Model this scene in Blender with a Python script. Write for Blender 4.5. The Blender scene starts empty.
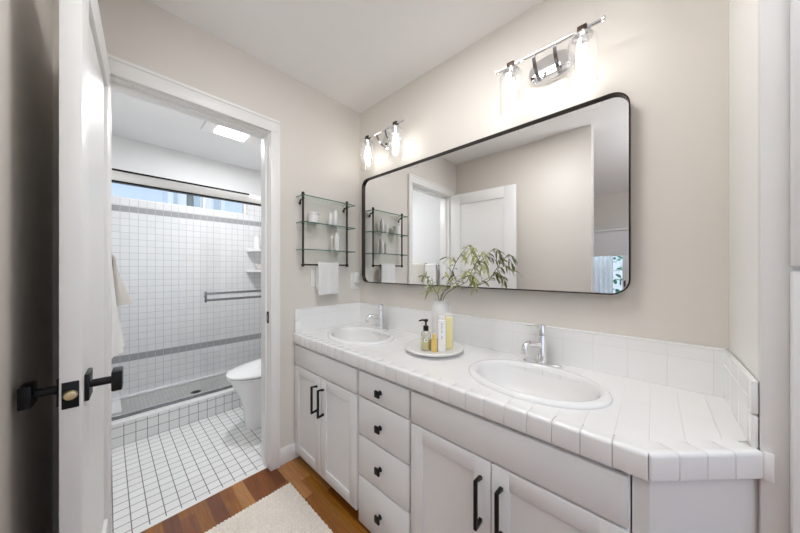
import bpy, bmesh, math, random
from mathutils import Vector, Matrix
import numpy as np

random.seed(7)
S = bpy.context.scene
COL = S.collection
PI = math.pi
V = Vector

# ------------------------------------------------------------------ camera
cd = bpy.data.cameras.new('camera')
cam = bpy.data.objects.new('camera', cd)
COL.objects.link(cam)
cam.location = (1.694, -1.358, 1.211)
cam.rotation_euler = (math.radians(90), 0, math.radians(42.9))
cd.sensor_width = 36.0
cd.sensor_fit = 'HORIZONTAL'
cd.lens = 36.0 * 272.4 / 800.0
cd.shift_y = 3.0 / 800.0
cd.clip_start = 0.01
S.camera = cam

# ------------------------------------------------------------------ world, exposure
W = bpy.data.worlds.new('sky')
S.world = W
W.use_nodes = True
wn = W.node_tree
wn.nodes.clear()
w_out = wn.nodes.new('ShaderNodeOutputWorld')
w_bg = wn.nodes.new('ShaderNodeBackground')
w_tc = wn.nodes.new('ShaderNodeTexCoord')
w_sep = wn.nodes.new('ShaderNodeSeparateXYZ')
w_ramp = wn.nodes.new('ShaderNodeValToRGB')
w_ramp.color_ramp.elements[0].position = 0.0
w_ramp.color_ramp.elements[0].color = (0.66, 0.76, 0.88, 1)
w_ramp.color_ramp.elements[1].position = 0.5
w_ramp.color_ramp.elements[1].color = (0.32, 0.50, 0.86, 1)
wn.links.new(w_tc.outputs['Generated'], w_sep.inputs[0])
wn.links.new(w_sep.outputs['Z'], w_ramp.inputs[0])
wn.links.new(w_ramp.outputs[0], w_bg.inputs[0])
wn.links.new(w_bg.outputs[0], w_out.inputs[0])
w_bg.inputs[1].default_value = 0.95
S.view_settings.view_transform = 'Standard'
S.view_settings.look = 'None'
S.view_settings.gamma = 1.0
S.view_settings.exposure = 0.48
S.cycles.max_bounces = 14
S.cycles.diffuse_bounces = 7
S.cycles.transparent_max_bounces = 24
S.cycles.caustics_reflective = False
S.cycles.caustics_refractive = False
S.cycles.sample_clamp_indirect = 4.0

BULB_E = 11.5       # bulb brightness
BATH_W = 11.5       # bathroom ceiling light
ROOM_W = 8.0       # added fill light under the vanity room ceiling
UP_W = 24.0         # added upward fill light in the bedroom behind the camera


def area_light(name, loc, rot, sx, sy, power, color):
    l = bpy.data.lights.new(name, 'AREA')
    l.shape = 'RECTANGLE'
    l.size, l.size_y = sx, sy
    l.energy = power
    l.color = color
    o = bpy.data.objects.new(name, l)
    o.location = loc
    o.rotation_euler = rot
    COL.objects.link(o)
    return o


# added area light for daylight at the bedroom's open side, behind the camera
area_light('open_side_daylight', (4.4, -2.95, 1.35), (0, math.radians(90), 0), 1.9, 2.6, 6.0, (0.80, 0.90, 1.0))


# added fill lights without fixtures, under the vanity ceiling and aimed up in the bedroom
area_light('vanity_ceiling_fill', (1.12, -0.74, 2.425), (0, 0, 0), 0.45, 0.45, ROOM_W, (0.98, 0.98, 1.0))
area_light('bedroom_up_fill', (2.7, -1.9, 1.6), (PI, 0, 0), 0.5, 0.5, UP_W, (0.96, 0.98, 1.0))
sun = bpy.data.lights.new('sun', 'SUN')
sun.energy = 1.6
sun.angle = 0.01
sun.color = (1.0, 0.96, 0.90)
suno = bpy.data.objects.new('sun', sun)
suno.rotation_euler = (0, math.radians(36), math.radians(-12))   # high sun on the +x side of the house
COL.objects.link(suno)
area_light('bedroom_window_daylight', (1.2, -5.5, 3.0), (math.radians(50), 0, 0), 1.8, 1.0, 80.0, (0.90, 0.96, 1.0))


# ------------------------------------------------------------------ materials
def new_mat(name):
    m = bpy.data.materials.new(name)
    m.use_nodes = True
    nt = m.node_tree
    nt.nodes.clear()
    out = nt.nodes.new('ShaderNodeOutputMaterial')
    return m, nt, out


def pm(name, col, rough=0.5, metal=0.0, var=0.03, scale=12.0, bump=0.0, bscale=200.0, **kw):
    """principled material with a slight procedural mottling"""
    m, nt, out = new_mat(name)
    b = nt.nodes.new('ShaderNodeBsdfPrincipled')
    nt.links.new(b.outputs[0], out.inputs[0])
    b.inputs['Roughness'].default_value = rough
    b.inputs['Metallic'].default_value = metal
    for k, v in kw.items():
        b.inputs[k].default_value = v
    tc = nt.nodes.new('ShaderNodeTexCoord')
    n = nt.nodes.new('ShaderNodeTexNoise')
    n.inputs['Scale'].default_value = scale
    n.inputs['Detail'].default_value = 3
    nt.links.new(tc.outputs['Object'], n.inputs['Vector'])
    mx = nt.nodes.new('ShaderNodeMix')
    mx.data_type = 'RGBA'
    c = V(col)
    mx.inputs[6].default_value = (*(c * (1 - var)), 1)
    mx.inputs[7].default_value = (*[min(1, x * (1 + var)) for x in c], 1)
    nt.links.new(n.outputs[0], mx.inputs[0])
    nt.links.new(mx.outputs[2], b.inputs['Base Color'])
    if bump:
        n2 = nt.nodes.new('ShaderNodeTexNoise')
        n2.inputs['Scale'].default_value = bscale
        nt.links.new(tc.outputs['Object'], n2.inputs['Vector'])
        bp = nt.nodes.new('ShaderNodeBump')
        bp.inputs['Strength'].default_value = bump
        bp.inputs['Distance'].default_value = 0.002
        nt.links.new(n2.outputs[0], bp.inputs['Height'])
        nt.links.new(bp.outputs[0], b.inputs['Normal'])
    return m


def math_node(nt, op, a, b=None):
    n = nt.nodes.new('ShaderNodeMath')
    n.operation = op
    for i, x in enumerate((a, b)):
        if x is None:
            continue
        if isinstance(x, (int, float)):
            n.inputs[i].default_value = x
        else:
            nt.links.new(x, n.inputs[i])
    return n.outputs[0]


def tile_mat(name, col, grout, axes, pitch, off, gw, rough=0.15, bands=None, band_col=None, var=0.02, gmix=1.0):
    m, nt, out = new_mat(name)
    b = nt.nodes.new('ShaderNodeBsdfPrincipled')
    nt.links.new(b.outputs[0], out.inputs[0])
    g = nt.nodes.new('ShaderNodeNewGeometry')
    sp = nt.nodes.new('ShaderNodeSeparateXYZ')
    nt.links.new(g.outputs['Position'], sp.inputs[0])
    masks, cells = [], []
    for ax, p, o, w in zip(axes, pitch, off, gw):
        u = math_node(nt, 'DIVIDE', math_node(nt, 'SUBTRACT', sp.outputs[ax.upper()], o), p)
        fr = math_node(nt, 'FRACT', u)
        cells.append(math_node(nt, 'FLOOR', u))
        d = math_node(nt, 'MULTIPLY', math_node(nt, 'MINIMUM', fr, math_node(nt, 'SUBTRACT', 1.0, fr)), p)
        mr = nt.nodes.new('ShaderNodeMapRange')
        mr.inputs[1].default_value = w * 0.35
        mr.inputs[2].default_value = w * 0.65
        mr.inputs[3].default_value = 1.0
        mr.inputs[4].default_value = 0.0
        nt.links.new(d, mr.inputs[0])
        masks.append(mr.outputs[0])
    mask = math_node(nt, 'MAXIMUM', masks[0], masks[1])
    cv = nt.nodes.new('ShaderNodeCombineXYZ')
    nt.links.new(cells[0], cv.inputs[0])
    nt.links.new(cells[1], cv.inputs[1])
    wnz = nt.nodes.new('ShaderNodeTexWhiteNoise')
    wnz.noise_dimensions = '2D'
    nt.links.new(cv.outputs[0], wnz.inputs['Vector'])
    tv = nt.nodes.new('ShaderNodeMix')
    tv.data_type = 'RGBA'
    c = V(col)
    tv.inputs[6].default_value = (*(c * (1 - var)), 1)
    tv.inputs[7].default_value = (*[min(1, x * (1 + var)) for x in c], 1)
    nt.links.new(wnz.outputs[0], tv.inputs[0])
    cur = tv.outputs[2]
    if bands:
        for lo, hi in bands:
            inb = math_node(nt, 'MULTIPLY', math_node(nt, 'GREATER_THAN', sp.outputs['Z'], lo), math_node(nt, 'LESS_THAN', sp.outputs['Z'], hi))
            mb = nt.nodes.new('ShaderNodeMix')
            mb.data_type = 'RGBA'
            nt.links.new(inb, mb.inputs[0])
            nt.links.new(cur, mb.inputs[6])
            mb.inputs[7].default_value = (*band_col, 1)
            cur = mb.outputs[2]
    gm = nt.nodes.new('ShaderNodeMix')
    gm.data_type = 'RGBA'
    nt.links.new(math_node(nt, 'MULTIPLY', mask, gmix), gm.inputs[0])
    nt.links.new(cur, gm.inputs[6])
    gm.inputs[7].default_value = (*grout, 1)
    nt.links.new(gm.outputs[2], b.inputs['Base Color'])
    rr = nt.nodes.new('ShaderNodeMapRange')
    rr.inputs[3].default_value = rough
    rr.inputs[4].default_value = 0.8
    nt.links.new(mask, rr.inputs[0])
    nt.links.new(rr.outputs[0], b.inputs['Roughness'])
    bp = nt.nodes.new('ShaderNodeBump')
    bp.inputs['Strength'].default_value = 0.35
    bp.inputs['Distance'].default_value = 0.001
    nt.links.new(math_node(nt, 'SUBTRACT', 1.0, mask), bp.inputs['Height'])
    nt.links.new(bp.outputs[0], b.inputs['Normal'])
    return m


def wood_floor_mat():
    m, nt, out = new_mat('oak_strip_floor')
    b = nt.nodes.new('ShaderNodeBsdfPrincipled')
    nt.links.new(b.outputs[0], out.inputs[0])
    g = nt.nodes.new('ShaderNodeNewGeometry')
    sp = nt.nodes.new('ShaderNodeSeparateXYZ')
    nt.links.new(g.outputs['Position'], sp.inputs[0])
    u = math_node(nt, 'DIVIDE', math_node(nt, 'ADD', sp.outputs['Y'], 0.7133), 0.058)
    row = math_node(nt, 'FLOOR', u)
    w1 = nt.nodes.new('ShaderNodeTexWhiteNoise')
    w1.noise_dimensions = '1D'
    nt.links.new(row, w1.inputs['W'])
    x = math_node(nt, 'ADD', math_node(nt, 'DIVIDE', sp.outputs['X'], 0.62), math_node(nt, 'MULTIPLY', w1.outputs[0], 3.0))
    seg = math_node(nt, 'FLOOR', x)
    cv = nt.nodes.new('ShaderNodeCombineXYZ')
    nt.links.new(row, cv.inputs[0])
    nt.links.new(seg, cv.inputs[1])
    w2 = nt.nodes.new('ShaderNodeTexWhiteNoise')
    w2.noise_dimensions = '2D'
    nt.links.new(cv.outputs[0], w2.inputs['Vector'])
    ramp = nt.nodes.new('ShaderNodeValToRGB')
    e = ramp.color_ramp.elements
    e[0].position = 0.0
    e[0].color = (0.14, 0.036, 0.006, 1)
    e[1].position = 1.0
    e[1].color = (0.42, 0.19, 0.06, 1)
    for p, c in ((0.35, (0.19, 0.052, 0.008, 1)), (0.6, (0.25, 0.085, 0.008, 1)), (0.82, (0.28, 0.110, 0.010, 1))):
        k = e.new(p)
        k.color = c
    nt.links.new(w2.outputs[0], ramp.inputs[0])
    # grain stretched along the boards
    mp = nt.nodes.new('ShaderNodeMapping')
    mp.inputs['Scale'].default_value = (6, 90, 1)
    nt.links.new(g.outputs['Position'], mp.inputs['Vector'])
    nz = nt.nodes.new('ShaderNodeTexNoise')
    nz.inputs['Scale'].default_value = 1.0
    nz.inputs['Detail'].default_value = 6
    nz.inputs['Distortion'].default_value = 1.2
    nt.links.new(mp.outputs[0], nz.inputs['Vector'])
    gr = nt.nodes.new('ShaderNodeMapRange')
    gr.inputs[1].default_value = 0.3
    gr.inputs[2].default_value = 0.7
    gr.inputs[3].default_value = 0.72
    gr.inputs[4].default_value = 1.2
    nt.links.new(nz.outputs[0], gr.inputs[0])
    vm = nt.nodes.new('ShaderNodeVectorMath')
    vm.operation = 'SCALE'
    nt.links.new(ramp.outputs[0], vm.inputs[0])
    nt.links.new(gr.outputs[0], vm.inputs['Scale'])
    # thin joints
    fr = math_node(nt, 'FRACT', u)
    d = math_node(nt, 'MINIMUM', fr, math_node(nt, 'SUBTRACT', 1.0, fr))
    j = math_node(nt, 'LESS_THAN', d, 0.012)
    mx = nt.nodes.new('ShaderNodeMix')
    mx.data_type = 'RGBA'
    nt.links.new(math_node(nt, 'MULTIPLY', j, 0.5), mx.inputs[0])
    nt.links.new(vm.outputs[0], mx.inputs[6])
    mx.inputs[7].default_value = (0.06, 0.02, 0.006, 1)
    nt.links.new(mx.outputs[2], b.inputs['Base Color'])
    b.inputs['Roughness'].default_value = 0.28
    return m


def glass_mat(name, tint=(1, 1, 1), refl=0.05, edge=0.35, rough=0.02, milk=0.0):
    """thin clear glass: mostly lets light through, mirrors a little, more at grazing angles"""
    m, nt, out = new_mat(name)
    t = nt.nodes.new('ShaderNodeBsdfTransparent')
    t.inputs[0].default_value = (*tint, 1)
    g = nt.nodes.new('ShaderNodeBsdfGlossy')
    g.inputs['Roughness'].default_value = rough
    lw = nt.nodes.new('ShaderNodeLayerWeight')
    lw.inputs[0].default_value = 0.25
    mr = nt.nodes.new('ShaderNodeMapRange')
    mr.inputs[3].default_value = refl
    mr.inputs[4].default_value = edge
    nt.links.new(lw.outputs['Facing'], mr.inputs[0])
    mx = nt.nodes.new('ShaderNodeMixShader')
    nt.links.new(mr.outputs[0], mx.inputs[0])
    nt.links.new(t.outputs[0], mx.inputs[1])
    nt.links.new(g.outputs[0], mx.inputs[2])
    last = mx
    if milk:
        tr = nt.nodes.new('ShaderNodeBsdfTranslucent')
        tr.inputs[0].default_value = (0.95, 0.95, 0.95, 1)
        m2 = nt.nodes.new('ShaderNodeMixShader')
        m2.inputs[0].default_value = milk
        nt.links.new(mx.outputs[0], m2.inputs[1])
        nt.links.new(tr.outputs[0], m2.inputs[2])
        last = m2
    nt.links.new(last.outputs[0], out.inputs[0])
    return m


def emit_mat(name, col, strength):
    m, nt, out = new_mat(name)
    e = nt.nodes.new('ShaderNodeEmission')
    e.inputs[0].default_value = (*col, 1)
    e.inputs[1].default_value = strength
    nt.links.new(e.outputs[0], out.inputs[0])
    return m


M = {}
M['wall'] = pm('beige_wall_paint', (0.725, 0.685, 0.63), 0.45, var=0.01, bump=0.08, bscale=350)
M['ceil'] = pm('white_ceiling_paint', (0.90, 0.90, 0.89), 0.7, var=0.01, bump=0.08, bscale=300)
M['trim'] = pm('white_trim_paint', (0.85, 0.84, 0.82), 0.32, var=0.01)
M['door'] = pm('white_door_paint', (0.83, 0.825, 0.81), 0.38, var=0.01)
M['bath'] = pm('cool_white_bathroom_paint', (0.80, 0.80, 0.80), 0.6, var=0.01, bump=0.05, bscale=300)
M['cab'] = pm('white_cabinet_paint', (0.77, 0.765, 0.755), 0.36, var=0.01)
M['return'] = pm('cream_white_lightened_paint', (0.88, 0.865, 0.83), 0.4, var=0.01)  # cream white, lightened to stand in for lamp light on the cabinet side
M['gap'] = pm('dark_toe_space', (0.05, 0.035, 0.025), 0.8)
M['black'] = pm('matte_black_metal', (0.012, 0.012, 0.013), 0.42, 0.6, var=0.1)
M['bronze'] = pm('dark_bronze', (0.035, 0.027, 0.022), 0.38, 0.75, var=0.15)
M['clip'] = pm('brown_bronze_clip', (0.06, 0.036, 0.025), 0.42, 0.5, var=0.15)
M['chrome'] = pm('polished_chrome', (0.86, 0.86, 0.87), 0.07, 1.0, var=0.01)
M['nickel'] = pm('brushed_steel', (0.27, 0.27, 0.28), 0.25, 1.0, var=0.04)
M['brass'] = pm('brass_latch', (0.75, 0.62, 0.38), 0.3, 1.0, var=0.05)
M['porc'] = pm('white_porcelain', (0.85, 0.845, 0.835), 0.1, var=0.01)
M['porcb'] = pm('white_vitreous_china', (0.84, 0.84, 0.845), 0.1, var=0.01)
M['mirror'] = pm('mirror_silver', (0.93, 0.935, 0.93), 0.0, 1.0, var=0.0)
M['tilec'] = pm('glazed_white_edge_tile', (0.88, 0.878, 0.87), 0.16, var=0.015, scale=20)
M['grout'] = pm('pale_grout', (0.64, 0.63, 0.61), 0.85, var=0.03)
M['ctop'] = tile_mat('glazed_white_counter_tile', (0.88, 0.878, 0.87), (0.70, 0.69, 0.67), 'xy', (0.0645, 0.2), (1.6225, -0.02), (0.0028, 0.0022), 0.16, var=0.012)
M['csp'] = tile_mat('glazed_white_splash_tile', (0.88, 0.878, 0.87), (0.77, 0.765, 0.75), 'xz', (0.108, 0.108), (1.6225, 0.80), (0.0022, 0.0022), 0.16, var=0.012)
M['csq'] = tile_mat('glazed_white_return_tile', (0.88, 0.878, 0.87), (0.77, 0.765, 0.75), 'yz', (0.108, 0.108), (0.0, 0.80), (0.0022, 0.0022), 0.16, var=0.012)
M['bfloor'] = tile_mat('white_mosaic_floor', (0.82, 0.82, 0.815), (0.16, 0.15, 0.14), 'xy', (0.060, 0.060), (-0.985, -1.2785), (0.0042, 0.0042), 0.25, var=0.03)
M['curb'] = tile_mat('white_curb_tile', (0.80, 0.80, 0.79), (0.20, 0.19, 0.18), 'yz', (0.060, 0.0665), (-1.2785, 0.0), (0.0036, 0.0036), 0.25, var=0.03)
BANDS = [(0.377, 0.438), (1.731, 1.786)]
BC = (0.36, 0.36, 0.37)
M['tback'] = tile_mat('white_shower_tile_back', (0.80, 0.80, 0.805), (0.50, 0.50, 0.51), 'yz', (0.059, 0.0616), (-1.278, 0.438), (0.0036, 0.0036), 0.2, BANDS, BC, var=0.02)
M['tside'] = tile_mat('white_shower_tile_side', (0.80, 0.80, 0.805), (0.50, 0.50, 0.51), 'xz', (0.059, 0.0616), (-1.80, 0.438), (0.0036, 0.0036), 0.2, BANDS, BC, var=0.02)
M['pan'] = tile_mat('grey_mosaic_shower_floor', (0.50, 0.495, 0.485), (0.40, 0.40, 0.39), 'xy', (0.026, 0.026), (-1.8, -1.4), (0.003, 0.003), 0.4, var=0.08)
M['wood'] = wood_floor_mat()
M['glass'] = glass_mat('clear_shower_glass', (0.985, 0.99, 0.99), 0.02, 0.25)
M['shade'] = glass_mat('clear_lamp_glass', (1.0, 1.0, 1.0), 0.03, 0.30, 0.02, 0.025)
M['pane'] = glass_mat('window_glass', (0.97, 0.985, 1.0), 0.03, 0.4)
M['shelfglass'] = glass_mat('clear_shelf_glass', (0.93, 0.97, 0.945), 0.04, 0.4)
M['glassedge'] = pm('green_glass_edge', (0.05, 0.13, 0.085), 0.15, var=0.2)
M['bottle'] = glass_mat('clear_bottle_glass', (0.97, 0.97, 0.95), 0.05, 0.5)
M['towel'] = pm('white_terry', (0.84, 0.83, 0.815), 0.95, var=0.05, scale=300, bump=0.6, bscale=900)
M['towelg'] = pm('beige_grey_terry', (0.60, 0.565, 0.52), 0.95, var=0.06, scale=300, bump=0.6, bscale=900)
M['plastic'] = pm('white_plastic', (0.80, 0.79, 0.77), 0.35)
M['bulb'] = emit_mat('glowing_bulb', (1.0, 0.965, 0.92), BULB_E)
M['lens'] = emit_mat('glowing_lamp_lens', (1.0, 0.98, 0.95), 6.0)
M['leaf'] = pm('olive_leaf', (0.33, 0.36, 0.13), 0.42, var=0.5, scale=40)
M['stem'] = pm('olive_stem', (0.16, 0.13, 0.055), 0.6, var=0.2)
M['vase'] = pm('frosted_white_vase', (0.78, 0.775, 0.76), 0.35, var=0.02)
M['marble'] = pm('white_tray_stone', (0.80, 0.79, 0.775), 0.3, var=0.04, scale=8)
M['yellow'] = pm('pale_yellow_liquid', (0.80, 0.72, 0.36), 0.2, var=0.05)
M['amber'] = pm('golden_amber_liquid', (0.72, 0.50, 0.14), 0.2, var=0.06)
M['label'] = pm('white_label', (0.83, 0.82, 0.81), 0.5)
M['ink'] = pm('grey_ink', (0.35, 0.33, 0.36), 0.6)
M['rug'] = pm('woven_cream_wool', (0.80, 0.735, 0.66), 0.95, var=0.2, scale=90, bump=0.4, bscale=500)
M['shadefab'] = pm('white_roller_fabric', (0.90, 0.90, 0.91), 0.8)
m_s, nt_s, out_s = new_mat('sheer_white_voile')
ts = nt_s.nodes.new('ShaderNodeBsdfTranslucent')
ts.inputs[0].default_value = (.93, .95, .96, 1)
ds = nt_s.nodes.new('ShaderNodeBsdfDiffuse')
ds.inputs[0].default_value = (.85, .87, .88, 1)
nz_s = nt_s.nodes.new('ShaderNodeTexNoise')
nz_s.inputs['Scale'].default_value = 60
mx_s = nt_s.nodes.new('ShaderNodeMixShader')
nt_s.links.new(nz_s.outputs[0], mx_s.inputs[0])
nt_s.links.new(ds.outputs[0], mx_s.inputs[1])
nt_s.links.new(ts.outputs[0], mx_s.inputs[2])
nt_s.links.new(mx_s.outputs[0], out_s.inputs[0])
M['sheer'] = m_s
M['house'] = pm('white_siding', (0.90, 0.90, 0.90), 0.7)
M['housewin'] = pm('blue_grey_window', (0.55, 0.65, 0.66), 0.3)
M['bark'] = pm('dark_bark', (0.22, 0.24, 0.22), 0.9, var=0.3)
M['bush'] = pm('bright_green_foliage', (0.10, 0.32, 0.20), 0.7, var=0.5, scale=30)
M['soil'] = pm('pale_concrete_ground', (0.45, 0.46, 0.46), 0.9)

# ------------------------------------------------------------------ mesh helpers
ORG = {}


class MB:
    def __init__(s):
        s.bm = bmesh.new()
        s.mi = 0

    def _start(s):
        return len(s.bm.faces)

    def box(s, lo, hi, bev=0.0, seg=2, mat=None, rotz=0.0, piv=None):
        lo, hi = V(lo), V(hi)
        t = bmesh.new()
        bmesh.ops.create_cube(t, size=1.0)
        d = hi - lo
        for v in t.verts:
            v.co = V(((v.co.x + .5) * d.x + lo.x, (v.co.y + .5) * d.y + lo.y, (v.co.z + .5) * d.z + lo.z))
        if bev > 0:
            bev = min(bev, 0.49 * min(abs(d.x), abs(d.y), abs(d.z)))
            bmesh.ops.bevel(t, geom=list(t.edges), offset=bev, segments=seg, profile=0.5, affect='EDGES')
        if rotz:
            p = V(piv) if piv is not None else (lo + hi) / 2
            Rm = Matrix.Rotation(rotz, 4, 'Z')
            for v in t.verts:
                v.co = Rm @ (v.co - p) + p
        s._merge(t)
        return s

    def _merge(s, t, mat=None):
        me = bpy.data.meshes.new('t')
        t.to_mesh(me)
        t.free()
        n0 = len(s.bm.faces)
        s.bm.from_mesh(me)
        bpy.data.meshes.remove(me)
        s.bm.faces.ensure_lookup_table()
        for f in s.bm.faces[n0:]:
            f.material_index = s.mi

    def lathe(s, prof, c=(0, 0, 0), n=32, sx=1.0, sy=1.0, axis=None, cap=True):
        """profile of (r, z) turned about z at c; axis rotates z onto another direction"""
        t = bmesh.new()
        rings = []
        q = V((0, 0, 1)).rotation_difference(V(axis).normalized()) if axis is not None else None
        c = V(c)
        for r, z in prof:
            ring = []
            if r < 1e-6:
                p = V((0, 0, z))
                if q:
                    p = q @ p
                ring = [t.verts.new(p + c)]
            else:
                for i in range(n):
                    a = 2 * PI * i / n
                    p = V((r * math.cos(a) * sx, r * math.sin(a) * sy, z))
                    if q:
                        p = q @ p
                    ring.append(t.verts.new(p + c))
            rings.append(ring)
        for a, b in zip(rings, rings[1:]):
            for i in range(n):
                j = (i + 1) % n
                if len(a) == 1 and len(b) == 1:
                    continue
                if len(a) == 1:
                    t.faces.new((a[0], b[j], b[i]))
                elif len(b) == 1:
                    t.faces.new((a[i], a[j], b[0]))
                else:
                    t.faces.new((a[i], a[j], b[j], b[i]))
        if cap:
            for ring in (rings[0], rings[-1]):
                if len(ring) > 2:
                    t.faces.new(ring)
        bmesh.ops.recalc_face_normals(t, faces=list(t.faces))
        s._merge(t)
        return s

    def cyl(s, p0, p1, r, n=20, bev=0.0):
        p0, p1 = V(p0), V(p1)
        L = (p1 - p0).length
        b = min(bev, L * .45, r * .9)
        prof = [(r, 0), (r, L)] if b <= 0 else [(r - b, 0), (r, b), (r, L - b), (r - b, L)]
        return s.lathe(prof, p0, n, axis=p1 - p0)

    def tube(s, pts, r, n=12, closed=False):
        pts = [V(p) for p in pts]
        rr = r if isinstance(r, (list, tuple)) else [r] * len(pts)
        t = bmesh.new()
        rings = []
        N = len(pts)
        up = None
        for i, p in enumerate(pts):
            if closed:
                d = (pts[(i + 1) % N] - pts[i - 1]).normalized()
            else:
                d = (pts[min(i + 1, N - 1)] - pts[max(i - 1, 0)]).normalized()
            if up is None:
                up = V((0, 0, 1)) if abs(d.z) < 0.9 else V((1, 0, 0))
            a = d.cross(up).normalized()
            up = a.cross(d).normalized()
            rings.append([t.verts.new(p + rr[i] * (math.cos(2 * PI * k / n) * a + math.sin(2 * PI * k / n) * up)) for k in range(n)])
        pairs = list(zip(rings, rings[1:]))
        if closed:
            pairs.append((rings[-1], rings[0]))
        for a, b in pairs:
            for k in range(n):
                t.faces.new((a[k], a[(k + 1) % n], b[(k + 1) % n], b[k]))
        if not closed:
            t.faces.new(rings[0])
            t.faces.new(rings[-1])
        bmesh.ops.recalc_face_normals(t, faces=list(t.faces))
        s._merge(t)
        return s

    def prism(s, poly, ext, bev=0.0, seg=2):
        """closed polygon (3d points) extruded along ext"""
        t = bmesh.new()
        vs = [t.verts.new(V(p)) for p in poly]
        f = t.faces.new(vs)
        r = bmesh.ops.extrude_face_region(t, geom=[f])
        for v in r['geom']:
            if isinstance(v, bmesh.types.BMVert):
                v.co += V(ext)
        bmesh.ops.recalc_face_normals(t, faces=list(t.faces))
        if bev:
            bmesh.ops.bevel(t, geom=list(t.edges), offset=bev, segments=seg, profile=0.5, affect='EDGES')
        s._merge(t)
        return s

    def sweep(s, prof, path, closed=False):
        """prof rows: list of closed cross-sections already placed in 3d"""
        t = bmesh.new()
        rows = [[t.verts.new(V(p)) for p in row] for row in path]
        n = len(rows[0])
        prs = list(zip(rows, rows[1:]))
        if closed:
            prs.append((rows[-1], rows[0]))
        for a, b in prs:
            for k in range(n):
                t.faces.new((a[k], a[(k + 1) % n], b[(k + 1) % n], b[k]))
        if not closed:
            t.faces.new(rows[0])
            t.faces.new(rows[-1])
        bmesh.ops.recalc_face_normals(t, faces=list(t.faces))
        s._merge(t)
        return s

    def build(s, name, mat, parent=None, angle=35):
        me = bpy.data.meshes.new(name)
        org = ORG.get(parent.name, V((0, 0, 0))) if parent is not None else V((0, 0, 0))
        for v in s.bm.verts:
            v.co -= org
        s.bm.to_mesh(me)
        s.bm.free()
        for mt in (mat if isinstance(mat, (list, tuple)) else [mat]):
            me.materials.append(mt)
        for p in me.polygons:
            p.use_smooth = True
        me.set_sharp_from_angle(angle=math.radians(angle))
        o = bpy.data.objects.new(name, me)
        COL.objects.link(o)
        if parent is not None:
            o.parent = parent
            ORG[o.name] = org
        return o


def tag(o, label, cat, group=None, kind=None):
    o['label'] = label
    o['category'] = cat
    if group:
        o['group'] = group
    if kind:
        o['kind'] = kind
    return o


def thing(name, label, cat, loc, group=None):
    o = bpy.data.objects.new(name, None)
    o.empty_display_size = 0.05
    o.location = loc
    COL.objects.link(o)
    ORG[o.name] = V(loc)
    return tag(o, label, cat, group)


def struct(name, mb, mat, label=None, cat=None, parent=None):
    o = mb.build(name, mat, parent)
    o['kind'] = 'structure'
    if label:
        o['label'] = label
        o['category'] = cat or 'wall'
    return o


def copy_tree(o, parent=None):
    c = o.copy()
    COL.objects.link(c)
    if parent is not None:
        c.parent = parent
    for ch in list(o.children):
        copy_tree(ch, c)
    return c


# ------------------------------------------------------------------ room shell
H = 2.44
HB = 2.40
LY = -1.50      # left wall face
LX = 1.312      # left wall end
JL, JR = -1.372, -0.675   # door opening
DZ = 2.052

b = MB()
b.box((-0.035, -4.6, -0.06), (4.6, 0.0, 0.0))
struct('floor', b, M['wood'], 'reddish brown oak strip wood floor beside the vanity', 'floor')
b = MB()
b.box((-0.98, -1.42, -0.06), (-0.055, 0.0, 0.0))
struct('floor_bathroom', b, M['bfloor'], 'white mosaic tile floor with dark grout inside the bathroom', 'floor')
b = MB()
b.box((-0.055, JL, -0.06), (-0.035, JR, 0.002), 0.001)
struct('trim_1', b, M['tilec'], 'thin white threshold strip between wood and tile floors', 'trim')

b = MB()
b.box((-0.12, -4.6, H), (4.6, 0.12, H + 0.08))
struct('ceiling', b, M['ceil'], 'smooth white ceiling above the vanity area', 'ceiling')
b = MB()
b.box((-1.92, -1.54, HB), (-0.12, 0.12, H + 0.08))
struct('ceiling_bathroom', b, M['bath'], 'cool white ceiling inside the bathroom', 'ceiling')

b = MB()
b.box((-0.12, JR, 0), (0, 0.0, H))
b.box((-0.12, -1.62, DZ), (0, JR, H))
b.box((-0.12, -1.62, 0), (0, JL, DZ))
struct('wall_far', b, M['wall'], 'beige wall with the doorway into the bathroom', 'wall')
b = MB()
b.box((-0.12, 0.0, -0.06), (2.6, 0.12, H))
struct('wall_vanity', b, M['wall'], 'beige wall above the vanity carrying the wide mirror', 'wall')
b = MB()
b.box((0, LY - 0.12, 0), (LX, LY, H), 0.004)
struct('wall_left', b, M['wall'], 'beige wall behind the open white door', 'wall')
b = MB()
b.box((0.0, -4.42, 0), (0.10, LY - 0.12, H))
struct('wall_bedroom_side', b, M['wall'], 'beige side wall of the bedroom seen only in the mirror', 'wall')
# bedroom back wall with window opening
wx0, wx1, wz0, wz1 = 0.45, 1.95, 0.62, 1.80
b = MB()
b.box((0.10, -4.42, 0), (wx0, -4.30, H))
b.box((wx1, -4.42, 0), (4.6, -4.30, H))
b.box((wx0, -4.42, 0), (wx1, -4.30, wz0))
b.box((wx0, -4.42, wz1), (wx1, -4.30, H))
struct('wall_bedroom', b, M['wall'], 'beige bedroom wall with a window seen only in the mirror', 'wall')
# room wall behind the linen cabinet
b = MB()
b.box((2.48, -0.36, 0), (2.60, 0.0, H))
struct('wall_right', b, M['wall'], 'beige wall end beside the linen cabinet', 'wall')

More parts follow.
